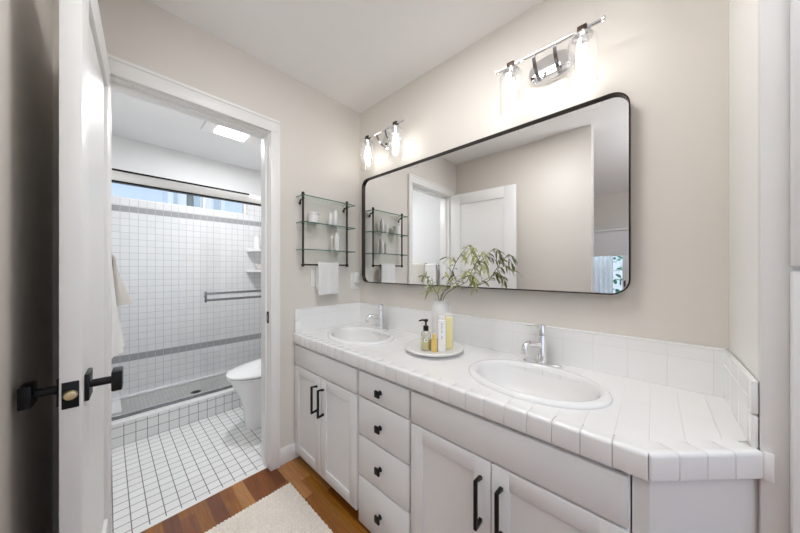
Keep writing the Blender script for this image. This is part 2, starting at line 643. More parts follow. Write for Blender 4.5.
# bathroom walls
BX = -1.80
BY = -1.42
wy0, wy1, bz0, bz1 = -1.36, -0.235, 1.852, 2.06
b = MB()
b.box((BX - 0.12, -1.54, 0), (BX, 0.12, bz0))
b.box((BX - 0.12, -1.54, bz0), (BX, wy0, bz1))
b.box((BX - 0.12, wy1, bz0), (BX, 0.12, bz1))
struct('wall_shower_back', b, M['tback'], 'white square tiled shower wall with two grey accent bands', 'wall')
b = MB()
b.box((BX - 0.12, -1.54, bz1), (BX, 0.12, HB))
struct('wall_shower_top', b, M['bath'], 'plain white painted wall above the shower window', 'wall')
b = MB()
b.box((BX, -1.54, 0), (-1.0, BY, bz1))
struct('wall_shower_left', b, M['tside'], 'white tiled left wall of the shower', 'wall')
b = MB()
b.box((-1.0, -1.54, 0), (-0.12, BY, HB))
b.box((BX, -1.54, bz1), (-1.0, BY, HB))
struct('wall_bathroom_left', b, M['bath'], 'plain white bathroom wall carrying the towel bar', 'wall')
b = MB()
b.box((BX, 0.0, 0), (-1.0, 0.12, bz1))
struct('wall_shower_right', b, M['tside'], 'white tiled right wall of the shower holding corner shelves', 'wall')
b = MB()
b.box((-1.0, 0.0, 0), (-0.12, 0.12, HB))
b.box((BX, 0.0, bz1), (-1.0, 0.12, HB))
struct('wall_bathroom_right', b, M['bath'], 'plain white bathroom wall behind the toilet', 'wall')

# shower pan, curb, ledge
b = MB()
b.box((BX, BY, -0.06), (-1.12, 0.0, 0.05))
struct('shower_floor', b, M['pan'], 'grey small mosaic shower floor behind the curb', 'floor')
b = MB()
b.box((-1.12, BY, -0.06), (-0.98, 0.0, 0.150))
b.mi = 1
b.box((-1.125, BY, 0.150), (-0.972, 0.0, 0.168), 0.006)
struct('shower_curb', b, [M['curb'], M['tilec']], 'low white tiled curb in front of the shower', 'curb')
b = MB()
b.box((BX + 0.03, BY, 0.05), (-1.43, -1.275, 0.075), 0.006)
struct('trim_2', b, M['porcb'], 'small white ledge at the left end of the shower floor', 'ledge')
b = MB()
b.box((BX, BY, 0.05), (BX + 0.03, 0.0, 0.078), 0.008)
struct('trim_3', b, M['porcb'], 'white cove strip along the foot of the tiled shower wall', 'trim')

# casings and jambs of the doorway
b = MB()
cw = 0.062
CI, CO = -0.689, -0.637
for x0, x1 in ((0.0, 0.018), (-0.138, -0.12)):
    yl_ = max(BY + .001, JL + 0.004 - cw) if x0 < -.1 else JL + 0.004 - cw
    b.box((x0, CI, 0), (x1, CO, DZ - .0125), 0.003)
    b.box((x0, yl_, DZ - .012), (x1, CO, DZ + cw), 0.003)
    b.box((x0, yl_, 0), (x1, JL + 0.004, DZ - .0125), 0.003)
b.box((0.017, CO - 0.013, 0), (0.023, CO + .002, DZ + cw - .0145), 0.003)
b.box((0.017, JL + 0.006 - cw, DZ + cw - 0.014), (0.023, CO + .002, DZ + cw + .002), 0.003)
struct('trim_4', b, M['trim'], 'white flat casing around the bathroom doorway', 'trim')
b = MB()
jt = 0.016
b.box((-0.119, JR - jt, 0.0), (-0.001, JR - .0005, DZ - jt - .0005), 0.002)
b.box((-0.119, JL + .0005, 0.0), (-0.001, JL + jt, DZ - jt - .0005), 0.002)
b.box((-0.119, JL + .0005, DZ - jt), (-0.001, JR - .0005, DZ - .0005), 0.002)
b.box((-0.075, JR - jt - 0.009, 0.0), (-0.04, JR - jt + .0005, DZ - jt - .013), 0.002)
b.box((-0.075, JL + jt - .0005, 0.0), (-0.04, JL + jt + 0.012, DZ - jt - .013), 0.002)
b.box((-0.075, JL + jt, DZ - jt - 0.0125), (-0.04, JR - jt, DZ - jt + .0005), 0.002)
jamb = struct('trim_5', b, M['trim'], 'white door jamb with stop lining the bathroom doorway', 'jamb')
b = MB()
b.box((-0.036, JR - jt - 0.002, 0.885), (-0.008, JR - jt + 0.001, 0.955), 0.001)
b.build('strike_plate', M['black'], jamb)['label'] = 'black strike plate'
b = MB()
b.box((-0.030, JR - jt - 0.003, 0.905), (-0.016, JR - jt - 0.0018, 0.935), 0.0005)
b.build('strike_hole', M['nickel'], jamb)

# baseboards
b = MB()
b.box((0.0005, CO + .003, 0), (0.014, -0.464, 0.10), 0.003)
struct('baseboard_far', b, M['trim'], 'short white baseboard between the doorway and the vanity', 'baseboard')
b = MB()
b.box((0.02, LY, 0), (LX, LY + 0.014, 0.10), 0.003)
struct('baseboard_left', b, M['trim'], 'white baseboard on the wall behind the door', 'baseboard')

# bathroom window
win = MB()
fy = 0.035
win.box((BX - 0.09, wy0, bz0), (BX - 0.02, wy1, bz0 + 0.014), 0.003)
win.box((BX - 0.09, wy0, bz1 - 0.03), (BX - 0.02, wy1, bz1), 0.003)
win.box((BX - 0.09, wy0, bz0), (BX - 0.02, wy0 + 0.03, bz1), 0.003)
win.box((BX - 0.09, wy1 - 0.03, bz0), (BX - 0.02, wy1, bz1), 0.003)
win.box((BX - 0.08, -0.66, bz0), (BX - 0.03, -0.635, bz1), 0.003)
w1 = struct('window_1', win, M['trim'], 'narrow transom window high on the shower wall', 'window')
b = MB()
b.box((BX - 0.058, wy0 + 0.02, bz0 + 0.01), (BX - 0.054, wy1 - 0.02, bz1 - 0.02))
b.build('pane', M['pane'], w1)

# bedroom window (mirror only)
b = MB()
for lo, hi in (((wx0, wz0), (wx1, wz0 + .05)), ((wx0, wz1 - .05), (wx1, wz1)), ((wx0, wz0), (wx0 + .05, wz1)), ((wx1 - .05, wz0), (wx1, wz1)), ((1.335, wz0), (1.415, wz1))):
    b.box((lo[0], -4.39, lo[1]), (hi[0], -4.32, hi[1]), 0.004)
w2 = struct('window_2', b, M['trim'], 'bedroom window reflected at the right edge of the mirror', 'window')
b = MB()
b.box((wx0 + .02, -4.362, wz0 + .02), (wx1 - .02, -4.357, wz1 - .02))
b.build('pane', M['pane'], w2)
b = MB()
b.box((1.355, -4.318, .955), (1.375, -4.305, 1.035), .003)
b.box((1.360, -4.306, 1.005), (1.370, -4.285, 1.020), .003)
b.box((1.358, -4.290, .930), (1.372, -4.280, 1.022), .004)
b.build('window_handle', M['black'], w2)['label'] = 'black window handle'
t = thing('curtain', 'sheer white curtain on the bedroom window seen in the mirror', 'curtain', (.85, -4.24, 0.02))
b = MB()
rows = []
for k in range(121):
    u = k / 120
    xx = .42 + u * .80
    yy = -4.265 + .016 * math.sin(u * 2 * PI * 13)
    rows.append([V((xx, yy, .02)), V((xx, yy + .0015, .02)), V((xx, yy + .0015, 1.47)), V((xx, yy, 1.47))])
b.sweep(None, rows)
b.build('sheer', M['sheer'], t, 60)
t = thing('roller_blind', 'white half lowered window blind reflected in the right end of the mirror', 'blind', (1.2, -4.21, 1.43))
b = MB()
b.box((wx0 - .04, -4.215, 1.44), (wx1 + .04, -4.210, 1.84))
b.build('fabric', M['shadefab'], t)
b = MB()
b.cyl((wx0 - .05, -4.19, 1.84), (wx1 + .05, -4.19, 1.84), 0.022)
b.build('roller', M['shadefab'], t)
b = MB()
b.box((wx0 - .04, -4.22, 1.425), (wx1 + .04, -4.205, 1.445), 0.003)
b.build('bottom_rail', M['plastic'], t)

# ------------------------------------------------------------------ white return and linen cabinet
RX = 1.872
RY = -0.354
t = thing('linen_cabinet', 'tall white built in linen cabinet at the right end of the vanity', 'cabinet', (2.17, -0.18, 0))
b = MB()
b.box((RX, RY + 0.02, 0), (2.47, -0.001, H - 0.002), 0.001)
b.build('body', M['return'], t)
b = MB()
b.box((RX - 0.0005, RY, 0), (RX + 0.043, RY + 0.022, H - 0.002), 0.0015)
b.box((2.43, RY, 0), (2.47, RY + 0.022, H - 0.002), 0.0015)
b.box((RX + 0.04, RY + .001, 0), (2.44, RY + 0.022, 0.10), 0.001)
b.box((RX + 0.04, RY + .001, 1.195), (2.44, RY + 0.022, 1.235), 0.001)
b.box((RX + 0.04, RY + .001, 2.34), (2.44, RY + 0.022, H - 0.002), 0.001)
b.build('face_frame', M['cab'], t)


def shaker(mb, x0, x1, z0, z1, yf, st=0.055, th=0.019, rec=0.008, bev=0.002):
    """shaker front facing -y; yf is the front face"""
    yb = yf + th
    mb.box((x0, yf, z0), (x0 + st, yb, z1), bev)
    mb.box((x1 - st, yf, z0), (x1, yb, z1), bev)
    mb.box((x0 + st - 0.001, yf, z1 - st), (x1 - st + 0.001, yb, z1), bev)
    mb.box((x0 + st - 0.001, yf, z0), (x1 - st + 0.001, yb, z0 + st), bev)
    mb.box((x0 + st - 0.003, yf + rec, z0 + st - 0.003), (x1 - st + 0.003, yb - 0.002, z1 - st + 0.003))


for z0, z1 in ((1.218, 2.37), (0.07, 1.206)):
    b = MB()
    shaker(b, RX + 0.038, 2.165, z0, z1, RY - 0.02)
    b.build('door', M['cab'], t)
    b = MB()
    shaker(b, 2.17, 2.45, z0, z1, RY - 0.02)
    b.build('door', M['cab'], t)

# ------------------------------------------------------------------ room door
DW, DT = 0.70, 0.034
d_piv = V((0.022, -1.364, 0.0))
dang = math.atan2(-(1.4145 - 1.364), DW)
door = thing('door_1', 'open white panel door with black knob beside the bathroom doorway', 'door', d_piv)
door['kind'] = 'structure'
dx0, dx1 = 0.022, 0.022 + DW
yr, yl = -1.364 + DT / 2, -1.364 - DT / 2      # right face, left face
DH = 2.04
st = 0.112
b = MB()
b.box((dx0, yl, 0.008), (dx0 + st, yr, DH), 0.0015)
b.box((dx1 - st, yl, 0.008), (dx1, yr, DH), 0.0015)
b.box((dx0 + st - .001, yl, DH - st), (dx1 - st + .001, yr, DH), 0.0015)
b.box((dx0 + st - .001, yl, 0.008), (dx1 - st + .001, yr, 0.24), 0.0015)
b.build('frame', M['door'], door)
b = MB()
b.box((dx0 + st - .004, yl + 0.010, 0.23), (dx1 - st + .004, yr - 0.010, DH - st + .004))
b.build('panel', M['door'], door)
kx, kz = dx1 - 0.062, 0.925
b = MB()
b.box((dx1 - 0.001, yl + 0.004, kz - 0.030), (dx1 + 0.0022, yr - 0.004, kz + 0.030), 0.0008)
lp = b.build('latch_plate', M['black'], door)
lp['label'] = 'black square latch plate'
b = MB()
b.lathe([(0.0115, 0), (0.0115, 0.002), (0.009, 0.0065), (0, 0.0075)], (dx1 + 0.0015, -1.364, kz), 20, axis=(1, 0, 0))
b.build('latch_bolt', M['brass'], lp)
for s, face in ((1, yr), (-1, yl)):
    b = MB()
    lo, hi = sorted((face, face + s * 0.008))
    b.box((kx - 0.032, lo, kz - 0.032), (kx + 0.032, hi, kz + 0.032), 0.0015)
    ro = b.build('rosette', M['black'], door)
    b = MB()
    b.cyl((kx, face + s * 0.006, kz), (kx, face + s * 0.048, kz), 0.0095, 20)
    lo, hi = sorted((face + s * 0.044, face + s * 0.064))
    b.box((kx - 0.025, lo, kz - 0.025), (kx + 0.025, hi, kz + 0.025), 0.003)
    kb = b.build('door_knob', M['black'], door)
    kb['label'] = 'square black knob'
for hz in (0.25, 1.05, 1.80):
    b = MB()
    b.cyl((dx0 - 0.006, yl - 0.004, hz - 0.045), (dx0 - 0.006, yl - 0.004, hz + 0.045), 0.0045, 12, 0.001)
    b.box((dx0 - 0.0015, yl - 0.003, hz - 0.045), (dx0 + 0.0005, yr - .004, hz + 0.045))
    b.box((-0.030, yl + .0078, hz - 0.045), (dx0 - .008, yl + .0095, hz + 0.045))
    b.box((dx0 - .009, yl - .004, hz - 0.045), (dx0 - .0075, yl + .0095, hz + 0.045))
    b.build('hinge', M['black'], door)
door.rotation_euler = (0, 0, dang)

# ------------------------------------------------------------------ vanity cabinets
FF = -0.520     # face frame plane
FD = -0.538     # door fronts
CZ = 0.745      # cabinet top


def bar_pull(name, x, z0, z1, yf, parent):
    b = MB()
    w = 0.0055
    y1 = yf - 0.030
    b.prism([(x - w, yf, z1 - 0.012), (x - w, y1, z1 - 0.004), (x - w, y1, z0 + 0.004), (x - w, yf, z0 + 0.012), (x - w, yf, z0), (x - w, y1 - 0.010, z0 - 0.003), (x - w, y1 - 0.010, z1 + 0.003), (x - w, yf, z1)], (2 * w, 0, 0), 0.001)
    return b.build(name, M['black'], parent)


def knob(x, z, yf, parent):
    b = MB()
    b.cyl((x, yf, z), (x, yf - 0.018, z), 0.006, 16)
    b.lathe([(0.011, 0), (0.010, 0.003), (0.006, 0.006)], (x, yf, z), 16, axis=(0, -1, 0))
    b.box((x - 0.0145, yf - 0.024, z - 0.0145), (x + 0.0145, yf - 0.016, z + 0.0145), 0.0015)
    return b.build('knob', M['black'], parent)


def sink_cabinet(x0, x1, xm, label, diag=False):
    t = thing('sink_cabinet', label, 'cabinet', ((x0 + x1) / 2, -0.27, 0), 'vanity cabinets')
    b = MB()
    zb = 0.047
    # carcass as panels so that the basin has room
    b.box((x0 + .001, FF, zb), (x0 + .02, -0.002, CZ))
    if not diag:
        b.box((x1 - .02, FF, zb), (x1 - .001, -0.002, CZ))
    b.box((x0 + .001, FF, zb), (x1 - .001, -0.002, zb + .018))
    b.box((x0 + .001, -0.02, zb), (x1 - .001, -0.002, CZ))
    b.build('body', M['cab'], t)
    b = MB()
    for xa, xb in ((x0 + .001, x0 + .03), (x1 - .03, x1 - .001)):
        b.box((xa, FF - .001, zb), (xb, FF + .018, CZ), 0.001)
    b.box((x0 + .02, FF - .001, CZ - .02), (x1 - .02, FF + .018, CZ), 0.001)
    b.box((x0 + .02, FF - .001, .595), (x1 - .02, FF + .018, .615), 0.001)
    b.box((x0 + .02, FF - .001, zb), (x1 - .02, FF + .018, zb + .02), 0.001)
    b.build('face_frame', M['cab'], t)
    b = MB()
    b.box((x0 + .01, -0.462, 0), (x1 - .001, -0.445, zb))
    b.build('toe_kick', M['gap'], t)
    b = MB()
    b.box((x0 + .006, FD, .609), (x1 - .008, FF - .001, .728), 0.003)
    b.build('false_front', M['cab'], t)
    for xa, xb, hx in ((x0 + .006, xm - .0015, xm - .034), (xm + .0015, x1 - .008, xm + .034)):
        b = MB()
        shaker(b, xa, xb, .046, .602, FD, st=.056, rec=.007)
        d = b.build('door', M['cab'], t)
        bar_pull('handle', hx, .400, .548, FD, d)
    return t


sc1 = sink_cabinet(0.0, 0.652, 0.318, 'white two door sink cabinet beside the bathroom doorway')
dc = thing('drawer_cabinet', 'white stack of four drawers between the two sink cabinets', 'cabinet', (0.818, -0.27, 0), 'vanity cabinets')
b = MB()
b.box((.653, FF, 0.0), (.984, -0.002, CZ), 0.001)
b.build('body', M['cab'], dc)
for z0, z1, kzz in ((.613, .728, .667), (.430, .606, .512), (.238, .423, .330), (.010, .231, .120)):
    b = MB()
    b.box((.659, FD, z0), (.979, FF - .001, z1), 0.004)
    d = b.build('drawer', M['cab'], dc)
    knob(.813, kzz, FD, d)
sc2 = sink_cabinet(0.985, 1.66, 1.321, 'white two door sink cabinet with a slanted end by the linen cabinet', True)
# slanted end panel of the right cabinet, 45 degrees
b = MB()
b.prism([(1.655, FF - .001, 0), (1.688, FF - .001, 0), (RX - .0004, -0.3375, 0), (RX - .0004, -0.315, 0), (1.680, FF + .019, 0), (1.655, FF + .019, 0)], (0, 0, CZ), 0.0)
b.build('end_panel', M['cab'], sc2)

# ------------------------------------------------------------------ countertop
SINKS = [(0.372, -0.295), (1.366, -0.295)]
SA, SB = 0.236, 0.175
ct = thing('countertop', 'long white tiled vanity countertop with a clipped right corner', 'countertop', (0.93, -0.27, CZ))
FE = -0.541
outer = [(0.002, -0.002), (0.002, -0.50), (1.672, -0.50), (RX - .0015, -0.3005), (RX - .0015, -0.002)]
t = bmesh.new()
ed = []


def loop_edges(pts, z):
    vs = [t.verts.new((x, y, z)) for x, y in pts]
    for i in range(len(vs)):
        ed.append(t.edges.new((vs[i], vs[(i + 1) % len(vs)])))
    return vs


for z in (0.80, CZ + .001):
    ed = []
    loop_edges(outer, z)
    for cx, cy in SINKS:
        loop_edges([(cx + (SA - .03) * math.cos(2 * PI * k / 48), cy + (SB - .03) * math.sin(2 * PI * k / 48)) for k in range(48)], z)
    bmesh.ops.triangle_fill(t, edges=ed, use_beauty=True, use_dissolve=False)
t.verts.ensure_lookup_table()
nv = len(t.verts) // 2
# walls: outer loop and holes
idx = 0
for cnt in (len(outer), 48, 48):
    for i in range(cnt):
        a, c = idx + i, idx + (i + 1) % cnt
        t.faces.new((t.verts[a], t.verts[c], t.verts[nv + c], t.verts[nv + a]))
    idx += cnt
bmesh.ops.recalc_face_normals(t, faces=list(t.faces))
b = MB()
b._merge(t)
b.build('tiled_top', M['ctop'], ct, 20)


def edge_tile(mb, p, q, gap=0.0011):
    """one front edge tile between points p and q on the counter's edge line (outward normal to the right of p->q)"""
    p, q = V((*p, 0)), V((*q, 0))
    d = (q - p).normalized()
    nrm = V((d.y, -d.x, 0))
    p2, q2 = p + d * gap, q - d * gap
    # section: (out, z) from the inner edge over a raised rounded lip, down the face
    sec = [(-0.046, 0.7995), (-0.046, 0.8003), (-0.030, 0.8008), (-0.016, 0.8025), (-0.005, 0.8040), (0.0015, 0.8030), (0.0043, 0.7995), (0.0050, 0.794), (0.0050, 0.748), (0.0035, 0.7435), (0.0, 0.7425), (-0.006, 0.7425), (-0.006, 0.792), (-0.046, 0.792)]
    L = (q2 - p2).length
    rows = []
    e = 0.0016
    for s, ins in ((0.0, 0.0008), (e * .4, 0.0002), (e, 0.0), (L - e, 0.0), (L - e * .4, 0.0002), (L, 0.0008)):
        base = p2 + d * s
        row = []
        for i, (o, z) in enumerate(sec):
            oo = o - ins if 3 < i < 10 else o
            zz = z - ins if i < 7 and i > 0 else z
            row.append(base + nrm * oo + V((0, 0, zz)))
        rows.append(row)
    mb.sweep(None, rows)


b = MB()
P = 0.0645
x = 1.687
xs = [1.687]
xe = 1.623
while xe > 0.03:
    xs.append(xe)
    xe -= P
xs.append(0.003)
xs = xs[::-1]
for xa, xb in zip(xs, xs[1:]):
    edge_tile(b, (xa, FE), (xb, FE))
dv = V((RX - 1.687, RX - 1.687, 0))
n = 4
for i in range(n):
    pa = V((1.687, FE, 0)) + dv * (i / n)
    pb = V((1.687, FE, 0)) + dv * ((i + 1) / n)
    if i == n - 1:
        pb = pb - dv.normalized() * 0.0004
    edge_tile(b, pa[:2], pb[:2])
b.build('edge_tile', M['tilec'], ct, 50)
# grout bed behind the edge tiles
b = MB()
b.box((0.003, FE + 0.001, CZ), (1.687, -0.499, 0.7985))
b.prism([(1.64, FE + 0.001, CZ), (1.687, FE + 0.001, CZ), (RX - .0015, -0.356, CZ), (RX - .0015, -0.29, CZ), (1.66, -0.499, CZ)], (0, 0, 0.0535))
b.build('grout_bed', M['grout'], ct)
# little corner piece that wraps onto the linen cabinet's face
b = MB()
b.prism([(1.8742, -.3606, .7425), (1.8761, -.3625, .7425), (1.889, -.3625, .7425), (1.889, -.3548, .7425), (1.8725, -.3548, .7425)], (0, 0, .0610), 0.001)
b.build('corner_tile', M['tilec'], ct)
# backsplash
SPZ = 0.957
b = MB()
b.box((0.012, -0.012, 0.80), (RX - .012, -0.0015, SPZ - .004))
b.mi = 1
b.box((0.002, -0.0135, SPZ - .010), (RX - .002, -0.0012, SPZ), 0.004)
b.build('backsplash', [M['csp'], M['tilec']], ct)
for xa, xb, ye in ((0.0015, 0.012, -0.536), (RX - .012, RX - .0015, -0.350)):
    b = MB()
    b.box((xa, ye + .01, 0.80), (xb, -0.0015, SPZ - .004))
    b.mi = 1
    xc, xd = (xa, xb + .0015) if xa < 1 else (xa - .0015, xb)
    b.box((xc, ye, SPZ - .010), (xd, -0.0012, SPZ), 0.004)
    ze = 0.7995
    b.box((xc, ye, ze + .001), (xd, ye + .035, ze + .0775), 0.005)
    b.box((xc, ye, ze + .079), (xd, ye + .035, SPZ - .001), 0.005)
    b.build('backsplash', [M['csq'], M['tilec']], ct)


# ------------------------------------------------------------------ sinks
def make_sink(c, label):
    t = thing('sink', label, 'sink', (c[0], c[1], 0.80), 'drop-in vanity sinks')
    prof = [(0.885, -0.006), (1.0, 0.0005), (1.004, 0.004), (0.995, 0.010), (0.965, 0.0155), (0.92, 0.017), (0.885, 0.0145), (0.862, 0.008), (0.845, -0.004), (0.82, -0.030), (0.76, -0.075), (0.64, -0.112), (0.45, -0.132), (0.25, -0.139), (0.09, -0.142)]
    b = MB()
    cc = V((c[0], c[1], 0.80))
    b.lathe([(r, z) for r, z in prof] , cc, 64, SA, SB, cap=False)
    # outer shell under the counter
    b.lathe([(0.09, -0.150), (0.45, -0.141), (0.66, -0.120), (0.79, -0.078), (0.85, -0.030), (0.872, -0.006), (0.885, -0.006)], cc, 64, SA, SB, cap=False)
    bmesh.ops.remove_doubles(b.bm, verts=list(b.bm.verts), dist=0.0002)
    bmesh.ops.recalc_face_normals(b.bm, faces=list(b.bm.faces))
    b.build('basin', M['porc'], t, 60)
    b = MB()
    b.lathe([(0.0, -0.146), (0.022, -0.146), (0.024, -0.141), (0.021, -0.138), (0.016, -0.140), (0.013, -0.136), (0, -0.135)], cc, 28)
    b.build('drain', M['chrome'], t)
    return t


make_sink(SINKS[0], 'white oval sink nearest the bathroom doorway')
make_sink(SINKS[1], 'white oval sink nearest the clipped counter corner')


def make_faucet(label):
    c = V((1.338, -0.068, 0.80))
    t = thing('faucet', label, 'faucet', c, 'chrome vanity faucets')
    SW = math.radians(-28)
    b = MB()
    b.lathe([(0.96, 0.0), (1.0, 0.002), (1.0, 0.006), (0.93, 0.010), (0.0, 0.0115)], c, 40, 0.080, 0.026)
    b.build('base_plate', M['chrome'], t)
    b = MB()
    b.lathe([(0.0205, 0.009), (0.0185, 0.014), (0.0175, 0.02), (0.0175, 0.125), (0.0172, 0.126)], c, 32)
    b.build('body', M['chrome'], t)
    b = MB()
    b.lathe([(0.0172, 0.1275), (0.0185, 0.129), (0.0185, 0.166), (0.017, 0.1695), (0, 0.1705)], c, 32)
    lv = b.build('cap', M['chrome'], t)
    b = MB()
    b.box(c + V((-0.006, -0.080, 0.168)), c + V((0.006, 0.012, 0.1725)), 0.002, rotz=SW, piv=c)
    b.build('lever', M['chrome'], lv)
    b = MB()
    pts, rr = [], []
    for k in range(4):
        pts.append(c + V((0, -0.010 - 0.019 * k, 0.083 + 0.0035 * k)))
    for k in range(1, 10):
        a = math.radians(96 * k / 9)
        pts.append(c + V((0, -0.067 - 0.028 * math.sin(a), 0.0935 - 0.028 * (1 - math.cos(a)) + 0.003 * math.sin(a))))
    pts.append(pts[-1] + V((0, 0.001, -0.012)))
    rr = [0.0125] * (len(pts) - 2) + [0.0122, 0.0120]
    Rm = Matrix.Rotation(SW, 3, 'Z')
    pts = [c + Rm @ (p - c) for p in pts]
    b.tube(pts, rr, 18)
    b.build('spout', M['chrome'], t)
    return t


f1 = make_faucet('chrome single lever faucet behind the right sink')
f0 = copy_tree(f1)
f0.location = (0.318, -0.072, 0.80)
f0['label'] = 'chrome single lever faucet behind the left sink by the doorway'


# ------------------------------------------------------------------ mirror
def rrect(x0, x1, z0, z1, r, y, n=10):
    pts = []
    for cx, cz, a0 in ((x1 - r, z1 - r, 0), (x0 + r, z1 - r, 90), (x0 + r, z0 + r, 180), (x1 - r, z0 + r, 270)):
        for k in range(n + 1):
            a = math.radians(a0 + 90 * k / n)
            pts.append(V((cx + r * math.cos(a), y, cz + r * math.sin(a))))
    return pts


mx0, mx1, mz0, mz1 = 0.083, 1.6325, 1.114, 1.884
MD, MG = 0.050, 0.033
mr = thing('mirror', 'wide rounded black framed mirror on the wall above both sinks', 'mirror', (0.836, 0, mz0))
b = MB()
o1 = rrect(mx0, mx1, mz0, mz1, 0.060, -0.0015)
fw = 0.0045
rows = []
for i in range(len(o1)):
    pass
t = bmesh.new()
rings = []
for inset, y in ((0.001, -0.0015), (0, -0.004), (0, -MD + .001), (0.001, -MD), (fw - .001, -MD), (fw, -MD + .001), (fw, -0.010), (fw, -0.0015)):
    rings.append([t.verts.new(p) for p in rrect(mx0 + inset, mx1 - inset, mz0 + inset, mz1 - inset, 0.060 - inset, y)])
rings.append(rings[0])
for a, c in zip(rings, rings[1:]):
    for k in range(len(a)):
        t.faces.new((a[k], a[(k + 1) % len(a)], c[(k + 1) % len(a)], c[k]))
bmesh.ops.recalc_face_normals(t, faces=list(t.faces))
b._merge(t)
b.build('frame', M['bronze'], mr)
b = MB()
ri = rrect(mx0 + fw - .002, mx1 - fw + .002, mz0 + fw - .002, mz1 - fw + .002, 0.054, -MG)
b.prism(ri, (0, 0.006, 0))
b.build('mirror_glass', M['mirror'], mr)


# ------------------------------------------------------------------ sconces
def make_sconce(label):
    c = V((1.358, 0, 2.135))
    t = thing('wall_sconce', label, 'sconce', (c.x, 0, c.z), 'two-lamp sconces above the mirror')
    y = -0.110
    # oval dome plate on the wall
    b = MB()
    prof = [(1.0, 0.0015), (1.0, 0.012), (0.95, 0.018), (0.80, 0.022), (0.5, 0.025), (0.0, 0.026)]
    t2 = bmesh.new()
    pc = V((c.x, 0, c.z - 0.025))
    rg = []
    for r, dd in prof:
        ring = []
        if r == 0:
            ring = [t2.verts.new(pc + V((0, -dd, 0)))]
        else:
            for k in range(48):
                a = 2 * PI * k / 48
                ring.append(t2.verts.new(pc + V((0.092 * r * math.copysign(abs(math.cos(a)) ** .8, math.cos(a)), -dd, 0.060 * r * math.copysign(abs(math.sin(a)) ** .9, math.sin(a))))))
        rg.append(ring)
    for a, d in zip(rg, rg[1:]):
        for k in range(48):
            if len(d) == 1:
                t2.faces.new((a[k], a[(k + 1) % 48], d[0]))
            else:
                t2.faces.new((a[k], a[(k + 1) % 48], d[(k + 1) % 48], d[k]))
    t2.faces.new(rg[0])
    bmesh.ops.recalc_face_normals(t2, faces=list(t2.faces))
    b._merge(t2)
    b.build('back_plate', M['chrome'], t)
    # two bowed flat arms from the plate to the bar
    for s in (-1, 1):
        b = MB()
        rows = []
        for k in range(13):
            u = k / 12
            a = u * math.radians(95)
            py = -0.022 - (abs(y) - 0.022) * math.sin(a) if a < PI / 2 else y
            pz = c.z - 0.068 + 0.068 * (1 - math.cos(min(a, PI / 2)))
            px_ = c.x + s * 0.040
            tn = V((0, -math.cos(a), math.sin(a)))
            nn = V((0, tn.z, -tn.y))
            h, w = 0.0022, 0.0065
            pp = V((px_, py, pz))
            rows.append([pp + V((-w, 0, 0)) - nn * h, pp + V((w, 0, 0)) - nn * h, pp + V((w, 0, 0)) + nn * h, pp + V((-w, 0, 0)) + nn * h])
        b.sweep(None, rows)
        b.build('arm', M['nickel'], t)
    b = MB()
    b.cyl((c.x - 0.200, y, c.z), (c.x + 0.200, y, c.z), 0.0078, 16)
    for s in (-1, 1):
        b.lathe([(0.0065, -.008), (0.010, -0.004), (0.011, 0.004), (0.008, 0.009), (0, 0.011)], (c.x + s * 0.200, y, c.z), 16, axis=(s, 0, 0))
    b.build('bar', M['chrome'], t)
    for s in (-1, 1):
        lx = c.x + s * 0.136
        b = MB()
        b.box((lx - 0.016, y - 0.012, c.z - 0.020), (lx + 0.016, y + 0.012, c.z + 0.013), 0.003)
        cp = b.build('clip', M['clip'], t)
        b = MB()
        b.lathe([(0.004, 0), (0.004, 0.003), (0.0028, 0.0035), (0, 0.0035)], (lx + 0.004, y - 0.012, c.z - 0.010), 10, axis=(0, -1, 0))
        b.build('rivet', M['chrome'], cp)
        b = MB()
        b.lathe([(0.012, -0.019), (0.034, -0.024), (0.036, -0.030), (0.030, -0.034), (0.021, -0.036), (0.020, -0.062), (0.016, -0.066), (0, -0.066)], (lx, y, c.z), 28)
        b.build('socket', M['chrome'], t)
        b = MB()
        prof = [(0.030, -0.030), (0.043, -0.034), (0.0485, -0.044), (0.0500, -0.060), (0.0500, -0.215), (0.0515, -0.222), (0.0490, -0.222), (0.0478, -0.215), (0.0478, -0.060), (0.0463, -0.046), (0.042, -0.0375), (0.030, -0.033)]
        b.lathe(prof, (lx, y, c.z), 40, cap=False)
        b.build('glass_shade', M['shade'], t, 60)
        b = MB()
        b.lathe([(0.0, -0.064), (0.012, -0.066), (0.014, -0.080), (0.0195, -0.105), (0.0215, -0.130), (0.019, -0.152), (0.010, -0.166), (0, -0.169)], (lx, y, c.z), 24)
        b.build('bulb', M['bulb'], t)
    return t


s1 = make_sconce('chrome two lamp wall sconce above the right half of the mirror')
s0 = copy_tree(s1)
s0.location = (0.360, 0, 2.135)
s0['label'] = 'chrome two lamp wall sconce in the corner above the left end of the mirror'

